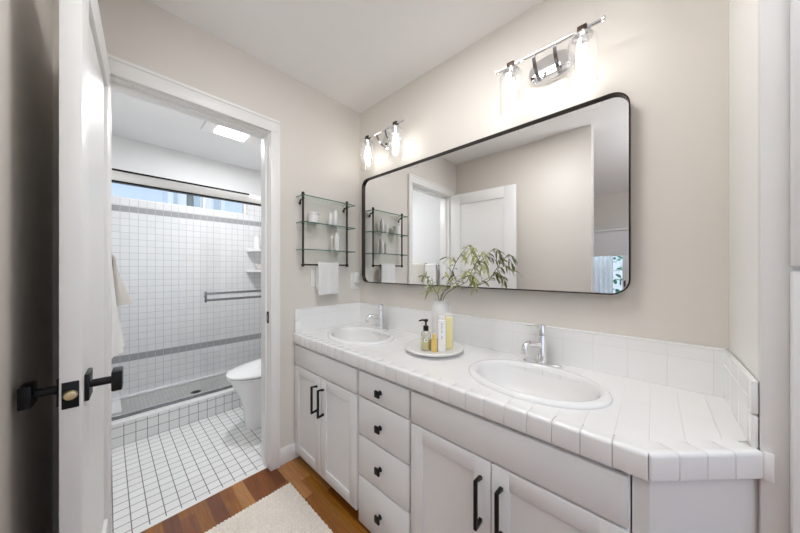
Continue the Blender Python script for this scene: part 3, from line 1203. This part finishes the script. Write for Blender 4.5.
# ------------------------------------------------------------------ pipe shelf on the far wall
ps = thing('wall_shelf', 'dark pipe wall shelf with three glass shelves and a towel rod', 'shelf', (0, -0.355, 1.24))
PX = 0.050
yA, yB = -0.502, -0.160
for yy in (yA, yB):
    b = MB()
    b.cyl((PX, yy, 1.240), (PX, yy, 1.702), 0.0065, 16)
    for zz in (1.240, 1.697):
        b.lathe([(0.006, -.011), (0.0095, -0.009), (0.0105, 0), (0.0095, 0.009), (0.004, 0.014), (0, 0.014)], (PX, yy, zz), 16)
    for zz in (1.6725, 1.506, 1.3335):
        b.lathe([(0.0065, -.006), (0.009, -0.004), (0.009, 0.001), (0.0065, 0.002)], (PX, yy, zz), 16)
    b.build('post', M['bronze'], ps)
    b = MB()
    b.tube([(PX, yy, 1.664), (0.026, yy, 1.664), (0.017, yy, 1.661), (0.013, yy, 1.652), (0.0125, yy, 1.634)], 0.0052, 12)
    b.cyl((0.0015, yy, 1.645), (0.014, yy, 1.645), 0.007, 16, 0.002)
    b.build('wall_bracket', M['bronze'], ps)
b = MB()
b.cyl((PX, yA, 1.242), (PX, yB, 1.242), 0.0055, 14)
b.build('towel_rod', M['bronze'], ps)
for zz in (1.678, 1.511, 1.3385):
    b = MB()
    t = bmesh.new()
    bmesh.ops.create_cube(t, size=1)
    for v in t.verts:
        v.co = V((0.053 + v.co.x * 0.092, -0.324 + v.co.y * 0.408, zz + v.co.z * 0.006))
    b._merge(t)
    b.bm.faces.ensure_lookup_table()
    for f in b.bm.faces:
        f.normal_update()
        f.material_index = 0 if (abs(f.normal.z) > .5 or f.normal.x < -.5) else 1
    b.build('glass_shelf', [M['shelfglass'], M['glassedge']], ps)


def bottle(name, label, cat, c, r, h, body, cap_r, cap_h, capm, group, sq=False):
    t = thing(name, label, cat, c, group)
    b = MB()
    b.lathe([(r * .9, 0), (r, .003), (r, h * .80), (r * .93, h * .86), (cap_r * .8, h * .90), (cap_r * .8, h * .92)], c, 24)
    b.build('body', body, t)
    b = MB()
    b.lathe([(cap_r, h * .905), (cap_r, h * .905 + cap_h - .002), (cap_r * .9, h * .905 + cap_h), (0, h * .905 + cap_h)], c, 20)
    b.build('cap', capm, t)
    return t


G = 'toiletries on the glass wall shelf'
sh2, sh1 = 1.5148, 1.3423
t = thing('storage_jar', 'round white lidded jar at the left end of the middle glass shelf', 'jar', (0.052, -0.428, sh2), G)
b = MB()
b.lathe([(0.033, 0), (0.036, .004), (0.036, .055), (0.032, .060)], (0.052, -0.428, sh2), 28)
b.build('body', M['plastic'], t)
b = MB()
b.lathe([(0.037, .060), (0.037, .068), (0.034, .072), (0, .073)], (0.052, -0.428, sh2), 28)
b.build('lid', M['label'], t)
bottle('lotion_bottle', 'tallest white lotion bottle on the middle glass shelf', 'bottle', (0.050, -0.258, sh2), 0.019, 0.112, M['label'], 0.010, 0.014, M['plastic'], G)
bottle('toiletry_bottle', 'short white bottle left of the tallest on the middle glass shelf', 'bottle', (0.056, -0.302, sh2), 0.016, 0.085, M['plastic'], 0.009, 0.012, M['label'], G)
bottle('small_bottle', 'slim beige bottle on the lowest glass shelf', 'bottle', (0.056, -0.292, sh1), 0.010, 0.095, M['towelg'], 0.007, 0.016, M['label'], G)
bottle('cosmetic_bottle', 'stout white bottle at the right on the lowest glass shelf', 'bottle', (0.052, -0.248, sh1), 0.019, 0.125, M['label'], 0.011, 0.016, M['plastic'], G)


# ------------------------------------------------------------------ towels
def towel_mesh(bar, along, out, width, lf, lb, th, rbar, flare=0.0, waves=3, wav=0.004, ph=0.0, taper=0.0):
    """cloth folded over a rod: bar = centre of rod; along/out unit vectors; lf/lb front and back lengths"""
    bar, along, out = V(bar), V(along), V(out)
    R0 = rbar + 0.0008

    def line(off):
        pts = []
        n = 14
        for k in range(n + 1):
            u = 1 - k / n
            pts.append((-(R0 + off), -lb * u, u, -1))
        for k in range(1, 10):
            a = PI - PI * k / 10
            pts.append(((R0 + off) * math.cos(a), (R0 + off) * math.sin(a), 0, 0))
        for k in range(n + 1):
            u = k / n
            pts.append(((R0 + off), -lf * u, u, 1))
        return pts
    inn, outl = line(0.0), line(th)
    ws = 36
    rows = []
    for i in range(ws + 1):
        s = i / ws
        ends = min(s, 1 - s) * width
        rd = 1.0 if ends > th * .5 else 0.55 + 0.45 * ends / (th * .5)
        row = []
        for src, mid in ((outl, inn), (inn[::-1], outl[::-1])):
            for (o, z, u, side), (o2, z2, _, _) in zip(src, mid):
                mo, mz = (o + o2) / 2, (z + z2) / 2
                o_, z_ = mo + (o - mo) * rd, mz + (z - mz) * rd
                w = wav * u * math.sin(2 * PI * waves * s + ph) * (1 if side > 0 else 0.5)
                o_ += w * (1 if side > 0 else 0) + (flare * u ** 1.3 * math.sin(PI * s) ** 0.8 if side > 0 else 0)
                if side < 0:
                    o_ += -abs(w) * 0.2
                width_k = 1 - taper * u
                row.append(bar + along * ((s - .5) * width * width_k) + out * o_ + V((0, 0, z_)))
        rows.append(row)
    b = MB()
    b.sweep(None, rows)
    return b


t = thing('hand_towel', 'small white towel hanging from the rod of the pipe shelf', 'towel', (PX, -0.320, 1.25))
b = towel_mesh((PX, -0.320, 1.242), (0, 1, 0), (1, 0, 0), 0.160, 0.200, 0.165, 0.011, 0.0055, 0.0, 2, 0.002)
b.build('cloth', M['towel'], t, 60)
b = MB()
b.box((PX + 0.0178, -0.397, 1.074), (PX + 0.0202, -0.243, 1.079), 0.0006)
b.build('woven_band', M['towel'], t)

# wall plates
t = thing('wall_outlet', 'white outlet plate beside the left end of the mirror', 'outlet', (0, -0.052, 1.125))
b = MB()
b.box((0.0005, -0.088, 1.062), (0.006, -0.016, 1.182), 0.002)
b.build('cover_plate', M['plastic'], t)
b = MB()
b.box((0.0055, -0.068, 1.080), (0.008, -0.036, 1.165), 0.001)
b.build('receptacle', M['label'], t)
t = thing('night_light', 'small rounded white plug-in light in the outlet by the mirror', 'night light', (0.006, -0.052, 1.15))
b = MB()
b.box((0.0085, -0.078, 1.108), (0.036, -0.028, 1.192), 0.010, 4)
b.build('housing', M['plastic'], t)
b = MB()
b.lathe([(0.012, 0), (0.011, 0.003), (0, 0.004)], (0.0355, -0.052, 1.165), 20, axis=(1, 0, 0))
b.build('sensor', M['label'], t)
t = thing('light_switch', 'white switch plate on the wall half hidden by the hand towel', 'switch', (0, -0.385, 1.15))
b = MB()
b.box((0.0005, -0.420, 1.093), (0.006, -0.350, 1.210), 0.002)
b.build('cover_plate', M['plastic'], t)
b = MB()
b.box((0.0055, -0.402, 1.118), (0.009, -0.368, 1.185), 0.0015)
b.build('rocker', M['label'], t)

# ------------------------------------------------------------------ tray, vase, bottles
TC = V((0.885, -0.238, 0.8008))
t = thing('tray', 'round white footed tray on the countertop between the sinks', 'tray', TC)
b = MB()
b.lathe([(0.100, 0.0), (0.104, 0.003), (0.106, 0.012), (0.138, 0.014), (0.146, 0.019), (0.146, 0.024), (0.142, 0.027), (0.137, 0.0255), (0, 0.0245)], TC, 64)
b.build('plate', M['marble'], t)
TZ = TC.z + 0.0252

vc = V((0.864, -0.142, TZ))
t = thing('vase', 'tall white frosted vase holding olive branches on the tray', 'vase', vc)
b = MB()
b.lathe([(0.044, 0.0), (0.049, 0.004), (0.050, 0.02), (0.050, 0.176), (0.0475, 0.190), (0.0435, 0.199), (0.042, 0.206), (0.0425, 0.217), (0.044, 0.222), (0.040, 0.222), (0.038, 0.216), (0.038, 0.206), (0.0395, 0.197), (0.044, 0.188), (0.046, 0.174), (0.046, 0.01), (0, 0.008)], vc, 40)
b.build('body', M['vase'], t, 60)


def leaf(mb, base, d, up, L, w, bend):
    d = V(d).normalized()
    sd = d.cross(V(up))
    if sd.length < 1e-3:
        sd = V((1, 0, 0))
    sd.normalize()
    nn = sd.cross(d).normalized()
    n = 7
    top, bot = [], []
    rows = []
    for k in range(n + 1):
        u = k / n
        hw = w * (math.sin(PI * min(1, u * .93 + .04)) ** .8) * (1 - .25 * u)
        p = V(base) + d * (L * u) - V((0, 0, 1)) * bend * L * u * u
        th = 0.0004
        rows.append([p - sd * hw + nn * 0.12 * hw, p - nn * th * 2, p + sd * hw + nn * 0.12 * hw, p + nn * th])
    mb.sweep(None, rows)


def branch(label, pts, nl, sub, seed):
    rnd = random.Random(seed)
    pts = [V(p) for p in pts]
    # smooth catmull-rom
    P_ = [pts[0]] + pts + [pts[-1]]
    path = []
    for i in range(1, len(P_) - 2):
        for k in range(8):
            u = k / 8
            p0, p1, p2, p3 = P_[i - 1:i + 3]
            path.append(0.5 * (2 * p1 + (p2 - p0) * u + (2 * p0 - 5 * p1 + 4 * p2 - p3) * u * u + (3 * p1 - p0 - 3 * p2 + p3) * u ** 3))
    path.append(pts[-1])
    t = thing('olive_branch', label, 'branch', path[0], 'olive branches in the vase')
    b = MB()
    b.tube(path, [0.0024 - 0.0016 * i / len(path) for i in range(len(path))], 8)
    lf = MB()
    twigs = []
    for u, dv_, n in sub:
        i = int(u * (len(path) - 1))
        p = path[i]
        tw = [p + V(dv_) * s - V((0, 0, 0.02)) * s * s for s in (0, .33, .66, 1)]
        b.tube(tw, [0.0014, .0012, .001, .0007], 6)
        twigs.append((tw, n))
    b.build('stem', M['stem'], t)
    n0 = int(len(path) * .38)
    spots = []
    for k in range(nl):
        i = n0 + int((len(path) - 2 - n0) * k / max(1, nl - 1))
        spots.append((path[i], (path[min(i + 1, len(path) - 1)] - path[i - 1]).normalized(), k))
    for tw, n in twigs:
        for k in range(n):
            u = (k + 1) / n
            j = min(2, int(u * 3))
            p = tw[j].lerp(tw[j + 1], min(1, u * 3 - j))
            spots.append((p, (tw[j + 1] - tw[j]).normalized(), k))
    for p, d, k in spots:
        side = d.cross(V((0, 0, 1)))
        if side.length < .1:
            side = V((1, 0, 0))
        side.normalize()
        ang = rnd.uniform(0, 2 * PI) if k % 3 == 0 else (k % 2) * PI + rnd.uniform(-.7, .7)
        oo = (math.cos(ang) * side + math.sin(ang) * side.cross(d)).normalized()
        dd = d * rnd.uniform(.35, .9) + oo * rnd.uniform(.5, .9) - V((0, 0, rnd.uniform(0.1, .75)))
        if p.y + dd.normalized().y * 0.06 > -0.045:
            dd.y = -abs(dd.y)
        leaf(lf, p, dd, V((rnd.uniform(-.6, .6), rnd.uniform(-.6, .6), 1)), rnd.uniform(.030, .050), rnd.uniform(.0048, .0078), rnd.uniform(.1, .5))
    lf.build('leaves', M['leaf'], t, 60)
    return t


mz = vc.z + 0.222
m_ = V((vc.x, vc.y, mz))
low = V((vc.x, vc.y, vc.z + 0.03))
branch('tall olive branch arching upward in the middle of the vase', [low + V((-.02, 0, 0)), m_ + V((.005, -.005, 0)), V((.912, -.152, 1.13)), V((.959, -.160, 1.234)), V((1.009, -.168, 1.297)), V((1.051, -.176, 1.328)), V((1.077, -.184, 1.303)), V((1.086, -.19, 1.268))], 22,
       [(.45, (-.03, -.03, .05), 5), (.55, (.05, -.03, .0), 5), (.70, (.03, -.03, -.03), 4)], 1)
branch('long olive branch leaning farthest right out of the vase', [low + V((-.025, .01, 0)), m_ + V((.012, 0, 0)), V((.936, -.15, 1.108)), V((1.021, -.158, 1.150)), V((1.060, -.166, 1.210)), V((1.098, -.174, 1.262)), V((1.118, -.182, 1.290)), V((1.132, -.19, 1.288)), V((1.140, -.198, 1.262))], 20,
       [(.48, (.03, -.03, -.05), 5), (.58, (.055, -.03, -.02), 5), (.5, (.05, -.04, .04), 5), (.72, (.04, -.03, -.06), 4)], 2)
branch('short olive branch bending left out of the vase', [low + V((.02, 0, 0)), m_ + V((-.008, -.008, 0)), V((.836, -.160, 1.10)), V((.802, -.168, 1.154)), V((.770, -.176, 1.178))], 15,
       [(.6, (.02, -.03, .05), 5), (.75, (-.02, -.02, .045), 5), (.5, (-.03, -.04, .01), 4)], 3)
branch('low bushy olive sprig at the front of the vase mouth', [low + V((.015, -.015, 0)), m_ + V((.003, -.014, 0)), V((.945, -.185, 1.122)), V((1.03, -.19, 1.175)), V((1.070, -.195, 1.182)), V((1.095, -.2, 1.165))], 16,
       [(.45, (-.02, -.03, .06), 5), (.6, (.03, -.03, .05), 6), (.85, (.02, -.02, -.03), 3), (.4, (-.045, -.03, .03), 5)], 4)

# toiletries on the tray
GT = 'toiletries on the round tray'
c = V((0.897, -0.318, TZ))
t = thing('soap_pump', 'clear soap bottle with a black pump at the front of the tray', 'pump bottle', c, GT)
b = MB()
b.lathe([(0.022, 0), (0.025, .003), (0.025, .076), (0.021, .087), (0.011, .092), (0.011, .096), (0.010, .096), (0.010, .091), (0.020, .085), (0.0235, .075), (0.0235, .005), (0, .004)], c, 32)
b.build('bottle', M['bottle'], t, 60)
b = MB()
b.lathe([(0.0225, .0055), (0.0228, .0075), (0.0228, .052), (0, .0525)], c, 28)
b.build('soap', M['yellow'], t)['label'] = 'pale yellow soap'
b = MB()
b.lathe([(0.0128, .0935), (0.0128, .114), (0.011, .116), (0.0045, .117), (0.0045, .136), (0.0105, .137), (0.0105, .145), (0.009, .147), (0, .147)], c, 24)
b.tube([c + V((0, 0, .142)), c + V((-.014, -.012, .143)), c + V((-.026, -.022, .139))], [.0052, .0045, .0035], 12)
b.build('pump', M['black'], t)['label'] = 'black pump head'
fd = V((0.62, -0.78, 0)).normalized()
b = MB()
b.lathe([(0.0095, 0), (0.0095, .0006), (0, .0006)], c + fd * 0.0249 + V((0, 0, .052)), 20, axis=fd)
b.build('label', M['label'], t)
b = MB()
b.lathe([(0.0035, 0), (0.0035, .0005), (0, .0005)], c + fd * 0.0256 + V((0, 0, .053)), 14, axis=fd)
b.build('dot_mark', M['black'], t)

c = V((0.940, -0.312, TZ))
t = thing('amber_bottle', 'small golden square bottle at the front of the tray', 'bottle', c, GT)
b = MB()
b.box(c + V((-.014, -.014, 0)), c + V((.014, .014, .058)), 0.004, 3, rotz=.7)
b.build('body', M['amber'], t)
b = MB()
b.cyl(c + V((0, 0, .0578)), c + V((0, 0, .082)), 0.0085, 20, .001)
b.build('cap', M['amber'], t)

c = V((0.962, -0.283, TZ))
t = thing('lotion_tube', 'tall white rectangular bottle with fine lettering on the tray', 'bottle', c, GT)
rz = math.radians(42)
b = MB()
b.box(c + V((-.0185, -.013, 0)), c + V((.0185, .013, .148)), 0.004, 3, rotz=rz)
b.build('body', M['label'], t)
b = MB()
b.box(c + V((-.0150, -.010, .1475)), c + V((.0150, .010, .166)), 0.003, 3, rotz=rz)
b.build('cap', M['label'], t)
b = MB()
for k, (zz, w) in enumerate(((.128, .004), (.118, .003), (.110, .0045), (.098, .003), (.090, .004), (.070, .003), (.062, .0035))):
    b.box(c + V((-w, -.0134, zz)), c + V((w, -.0128, zz + .0035)), 0, rotz=rz, piv=c)
b.build('lettering', M['ink'], t)

c = V((0.962, -0.222, TZ))
t = thing('bath_oil_bottle', 'tall yellow bottle behind the white one on the tray', 'bottle', c, GT)
b = MB()
b.box(c + V((-.019, -.015, 0)), c + V((.019, .015, .155)), 0.005, 3, rotz=rz)
b.build('body', M['yellow'], t)
b = MB()
b.box(c + V((-.015, -.012, .1545)), c + V((.015, .012, .172)), 0.003, 3, rotz=rz)
b.build('cap', M['label'], t)

# ------------------------------------------------------------------ rug
rx0, rx1, ry0, ry1 = 0.19, 1.05, -1.20, -0.652
PT = 0.0155
nu, nvv = int((rx1 - rx0) / PT), int((ry1 - ry0) / PT)
q = 5
gx = np.linspace(0, nu, nu * q + 1)
gy = np.linspace(0, nvv, nvv * q + 1)
GX, GY = np.meshgrid(gx, gy, indexing='ij')
sh = 0.5 * (np.floor(GX).astype(int) % 2)
rs = np.random.RandomState(3)
jit = rs.uniform(.7, 1.15, (nu + 2, nvv + 3))
fy_ = GY + sh
hgt = np.abs(np.sin(PI * GX)) ** .6 * np.abs(np.sin(PI * fy_)) ** .6 * jit[np.floor(GX).astype(int), np.floor(fy_).astype(int)]
PXs = rx0 + GX / nu * (rx1 - rx0)
PYs = ry0 + GY / nvv * (ry1 - ry0)
ex = np.minimum(np.minimum(GX, nu - GX), np.minimum(GY, nvv - GY)) * PT
Zs = 0.006 + 0.0085 * hgt
Zs = np.where(ex < 1e-6, 0.0005, Zs)
PYs = PYs + 0.0015 * np.sin(GX * PI) * (np.minimum(GY, nvv - GY) < 0.6)
n1, n2 = GX.shape
verts = np.stack([PXs, PYs, Zs], -1).reshape(-1, 3) - np.array([0.62, -0.926, 0])
ii = np.arange(n1 * n2).reshape(n1, n2)
faces = np.stack([ii[:-1, :-1], ii[1:, :-1], ii[1:, 1:], ii[:-1, 1:]], -1).reshape(-1, 4)
me = bpy.data.meshes.new('rug')
me.from_pydata(verts.tolist(), [], faces.tolist())
for p in me.polygons:
    p.use_smooth = True
me.materials.append(M['rug'])
rug = bpy.data.objects.new('rug', me)
rug.location = (0.62, -0.926, 0)
COL.objects.link(rug)
tag(rug, 'cream woven rug with nubby texture on the wood floor', 'rug')

# ------------------------------------------------------------------ bathroom things
# toilet: faces -y, skirted
tx = -0.590
t = thing('toilet', 'white skirted toilet with a closed lid inside the bathroom', 'toilet', (tx, -0.35, 0))


def egg(cy_front, cy_back, hw, z, n=40, sq=2.3):
    """plan outline of bowl: rounded at the front (low y), squarer at the back"""
    pts = []
    ym = cy_front + (cy_back - cy_front) * 0.50
    for k in range(n):
        a = 2 * PI * k / n
        ca, sa = math.cos(a), math.sin(a)
        e = 2 / 2.05 if sa < 0 else 2 / 3.6
        x_ = hw * math.copysign(abs(ca) ** e, ca)
        y_ = ym + math.copysign(abs(sa) ** e, sa) * ((ym - cy_front) if sa < 0 else (cy_back - ym))
        pts.append(V((tx + x_, y_, z)))
    return pts


b = MB()
rows = [egg(-.640, -.05, .118, 0.0), egg(-.642, -.05, .122, 0.01), egg(-.645, -.05, .124, 0.12), egg(-.655, -.05, .130, .18), egg(-.680, -.05, .148, .25), egg(-.712, -.05, .170, .32), egg(-.735, -.05, .184, .365), egg(-.740, -.05, .186, .385), egg(-.735, -.05, .182, .392)]
b.sweep(None, rows)
b.build('bowl', M['porcb'], t, 50)
b = MB()
b.sweep(None, [egg(-.752, -.20, .184, .3925), egg(-.760, -.20, .190, .396), egg(-.762, -.20, .191, .404), egg(-.758, -.20, .188, .409)])
b.build('seat', M['porcb'], t, 50)
b = MB()
rows = [egg(-.757, -.19, .187, .411), egg(-.765, -.19, .192, .416), egg(-.762, -.185, .190, .428), egg(-.728, -.18, .178, .437), egg(-.66, -.20, .13, .443), egg(-.56, -.28, .07, .446)]
for r_ in rows:
    for p in r_:
        p.z += max(0, (p.y + .75)) * 0.05
b.sweep(None, rows)
b.build('lid', M['porcb'], t, 50)
b = MB()
b.box((tx - .19, -.19, .385), (tx + .19, -.005, .74), 0.025, 4)
b.build('tank', M['porcb'], t)
b = MB()
b.box((tx - .197, -.197, .738), (tx + .197, -.003, .775), 0.012, 3)
b.build('tank_lid', M['porcb'], t)
b = MB()
b.cyl((tx, -.1, .774), (tx, -.1, .780), .022, 20, .002)
b.build('flush_button', M['chrome'], t)

# shower enclosure
t = thing('shower_enclosure', 'sliding glass shower screen with header rail and double towel bar', 'shower screen', (-1.05, -0.7, 0.168))
b = MB()
b.box((-1.075, BY + .001, 1.828), (-1.025, -0.001, 1.897), 0.004)
b.build('header', M['trim'], t)
b = MB()
b.box((-1.0255, -1.335, 1.893), (-1.014, -0.47, 1.905), 0.003)
b.build('roller_track', M['black'], t)
b = MB()
b.box((-1.076, BY + .001, 1.818), (-1.024, -0.001, 1.827), 0.001)
b.build('header_seal', M['black'], t)
b = MB()
b.box((-1.07, BY + .001, 0.1685), (-1.03, -0.001, 0.180), 0.002)
b.build('bottom_track', M['nickel'], t)
for xx, y0, y1 in ((-1.040, -0.83, -0.004), (-1.060, BY + .004, -0.70)):
    b = MB()
    b.box((xx - .003, y0, .181), (xx + .003, y1, 1.818))
    b.build('glass_panel', M['glass'], t)
b = MB()
for zz in (1.012, 0.958):
    b.box((-1.006, -0.812, zz - .0095), (-0.994, -0.10, zz + .0095), 0.003)
b.build('towel_bar', M['nickel'], t)
for yy in (-0.812, -0.115):
    b = MB()
    b.box((-1.008, yy - .001, 0.940), (-0.992, yy + .016, 1.030), 0.003)
    b.box((-1.037, yy + .002, 0.975), (-1.005, yy + .012, 0.995), 0.002)
    b.build('bracket', M['nickel'], t)

# shower drain
t = thing('floor_drain', 'small dark drain in the grey shower floor', 'drain', (-1.48, -0.783, .05))
b = MB()
b.lathe([(0.035, 0.0005), (0.035, .003), (0.030, .004), (0, .004)], (-1.48, -0.783, .05), 28)
b.build('grate', M['black'], t)
b = MB()
b.lathe([(0.041, 0.0003), (0.041, .002), (0.036, .003), (0.036, .0003)], (-1.48, -0.783, .05), 28, cap=False)
b.build('ring', M['nickel'], t)


# corner shelves and what stands on them
def corner_shelf(z, label):
    t = thing('corner_shelf', label, 'shelf', (BX + .08, -.08, z), 'white corner shelves in the shower')
    b = MB()
    pts = [(BX + .001, -.001, z), (BX + .001, -.245, z)]
    for k in range(13):
        a = math.radians(90 * k / 12)
        pts.append((BX + .001 + .02 + .215 * math.sin(a) * (1), -.245 + .225 * (1 - math.cos(a)), z))
    pts.append((BX + .236, -.001, z))
    b.prism(pts, (0, 0, .030), 0.004)
    b.build('shelf_board', M['porcb'], t)
    b = MB()
    b.box((BX + .001, -.245, z + .028), (BX + .006, -.002, z + .040), .001)
    b.build('back_lip', M['porcb'], t)
    return t


corner_shelf(1.420, 'upper white corner shelf on the tiled shower wall')
corner_shelf(1.180, 'lower white corner shelf on the tiled shower wall')
t = bottle('shampoo_bottle', 'tall white bottle on the upper corner shelf of the shower', 'bottle', V((BX + .06, -.155, 1.4505)), 0.032, 0.17, M['label'], 0.018, .02, M['plastic'], 'bottles on the shower shelves')
t = bottle('conditioner_bottle', 'grey-capped bottle beside the tall one on the upper shower shelf', 'bottle', V((BX + .075, -.075, 1.4505)), 0.027, 0.14, M['plastic'], 0.015, .018, M['nickel'], 'bottles on the shower shelves')
t = thing('soap_box', 'pale beige soap box on the lower corner shelf of the shower', 'box', (BX + .08, -.12, 1.2105))
b = MB()
b.box((BX + .045, -.165, 1.2105), (BX + .115, -.075, 1.262), .006, 3)
b.build('tub', M['towelg'], t)
b = MB()
b.box((BX + .043, -.167, 1.262), (BX + .117, -.073, 1.275), .004, 3)
b.build('lid', M['label'], t)

# towels on a bar
t = thing('towel_bar', 'chrome towel bar on the bathroom wall beyond the door', 'towel bar', (-.42, BY, 1.262))
b = MB()
TBY = BY + .060
b.cyl((-.76, TBY, 1.262), (-.14, TBY, 1.262), .008, 16)
b.build('rod', M['chrome'], t)
for xx in (-.755, -.145):
    b = MB()
    b.cyl((xx, BY + .001, 1.262), (xx, BY + .010, 1.262), .022, 20, .002)
    b.cyl((xx, BY + .008, 1.262), (xx, TBY + .010, 1.262), .010, 16, .002)
    b.build('post', M['chrome'], t)
t = thing('bath_towel', 'long white bath towel on the bathroom towel bar under a beige one', 'towel', (-.42, TBY, 1.27))
b = towel_mesh((-.44, TBY, 1.262), (1, 0, 0), (0, 1, 0), 0.52,   .475, .44, .010, .008, .042, 3, .010)
b.build('cloth', M['towel'], t, 60)
t = thing('hand_towel', 'beige grey towel draped over the white one on the bathroom bar', 'towel', (-.50, TBY, 1.28))
b = towel_mesh((-.50, TBY, 1.262), (1, 0, 0), (0, 1, 0), 0.33, .24, .20, .014, .0195, .066, 2, .006, 1.0)
b.build('cloth', M['towelg'], t, 60)

# bathroom ceiling light and fan
t = thing('ceiling_light', 'square white fan light glowing on the bathroom ceiling', 'ceiling light', (-.99, -.62, HB))
b = MB()
b.box((-1.10, -.825, HB - .018), (-.86, -.415, HB - .0005), .008, 3)
b.build('grille', M['plastic'], t)
b = MB()
b.box((-1.045, -.74, HB - .026), (-.885, -.51, HB - .016), .006, 3)
b.build('lens', M['lens'], t)
l = bpy.data.lights.new('fan_light', 'AREA')
l.shape = 'RECTANGLE'
l.size, l.size_y = .17, .23
l.energy = BATH_W
l.color = (0.96, 0.98, 1.0)
lo = bpy.data.objects.new('fan_light', l)
COL.objects.link(lo)
lo.parent = t
lo.location = (.01, 0, -.030)

# ------------------------------------------------------------------ outside the windows
b = MB()
b.box((-14, -14, -.30), (10, 10, -.12))
struct('ground', b, M['soil'], 'pale ground outside the windows', 'ground')
t = thing('neighbour_house', 'white house wall outside the narrow shower window', 'house', (-6.4, 0.1, -.12))
b = MB()
b.box((-6.8, -.46, -.12), (-6.0, .62, 4.2), .01)
b.build('wall', M['house'], t)
for ya, yb in ((-.40, -.27), (-.03, .14), (.34, .55)):
    b = MB()
    b.box((-6.02, ya, 2.2), (-5.97, yb, 3.9), .005)
    wd = b.build('window', M['house'], t)
    b = MB()
    b.box((-5.975, ya + .03, 2.25), (-5.965, yb - .03, 3.85))
    b.build('pane', M['housewin'], wd)
t = thing('palm_trunk', 'dark tree trunk standing outside the shower window', 'tree', (-5.6, -.14, -.12))
b = MB()
b.tube([(-5.6, -.14, -.12), (-5.62, -.13, 1.5), (-5.6, -.14, 3.0), (-5.6, -.12, 4.5)], [.09, .07, .06, .05], 14)
b.build('trunk', M['bark'], t)
t = thing('hedge', 'green hedge outside the bedroom window seen in the mirror', 'hedge', (1.6, -6.0, -.12))
b = MB()
rnd = random.Random(5)
for k in range(1300):
    p = V((rnd.uniform(.2, 3.0), -6.0 + rnd.uniform(-.25, .25), rnd.uniform(-.1, 2.2)))
    leaf(b, p, (rnd.uniform(-1, 1), rnd.uniform(-.3, 1), rnd.uniform(-.6, .8)), (rnd.uniform(-1, 1), .3, 1), rnd.uniform(.10, .2), rnd.uniform(.03, .05), .2)
b.build('foliage', M['bush'], t, 60)
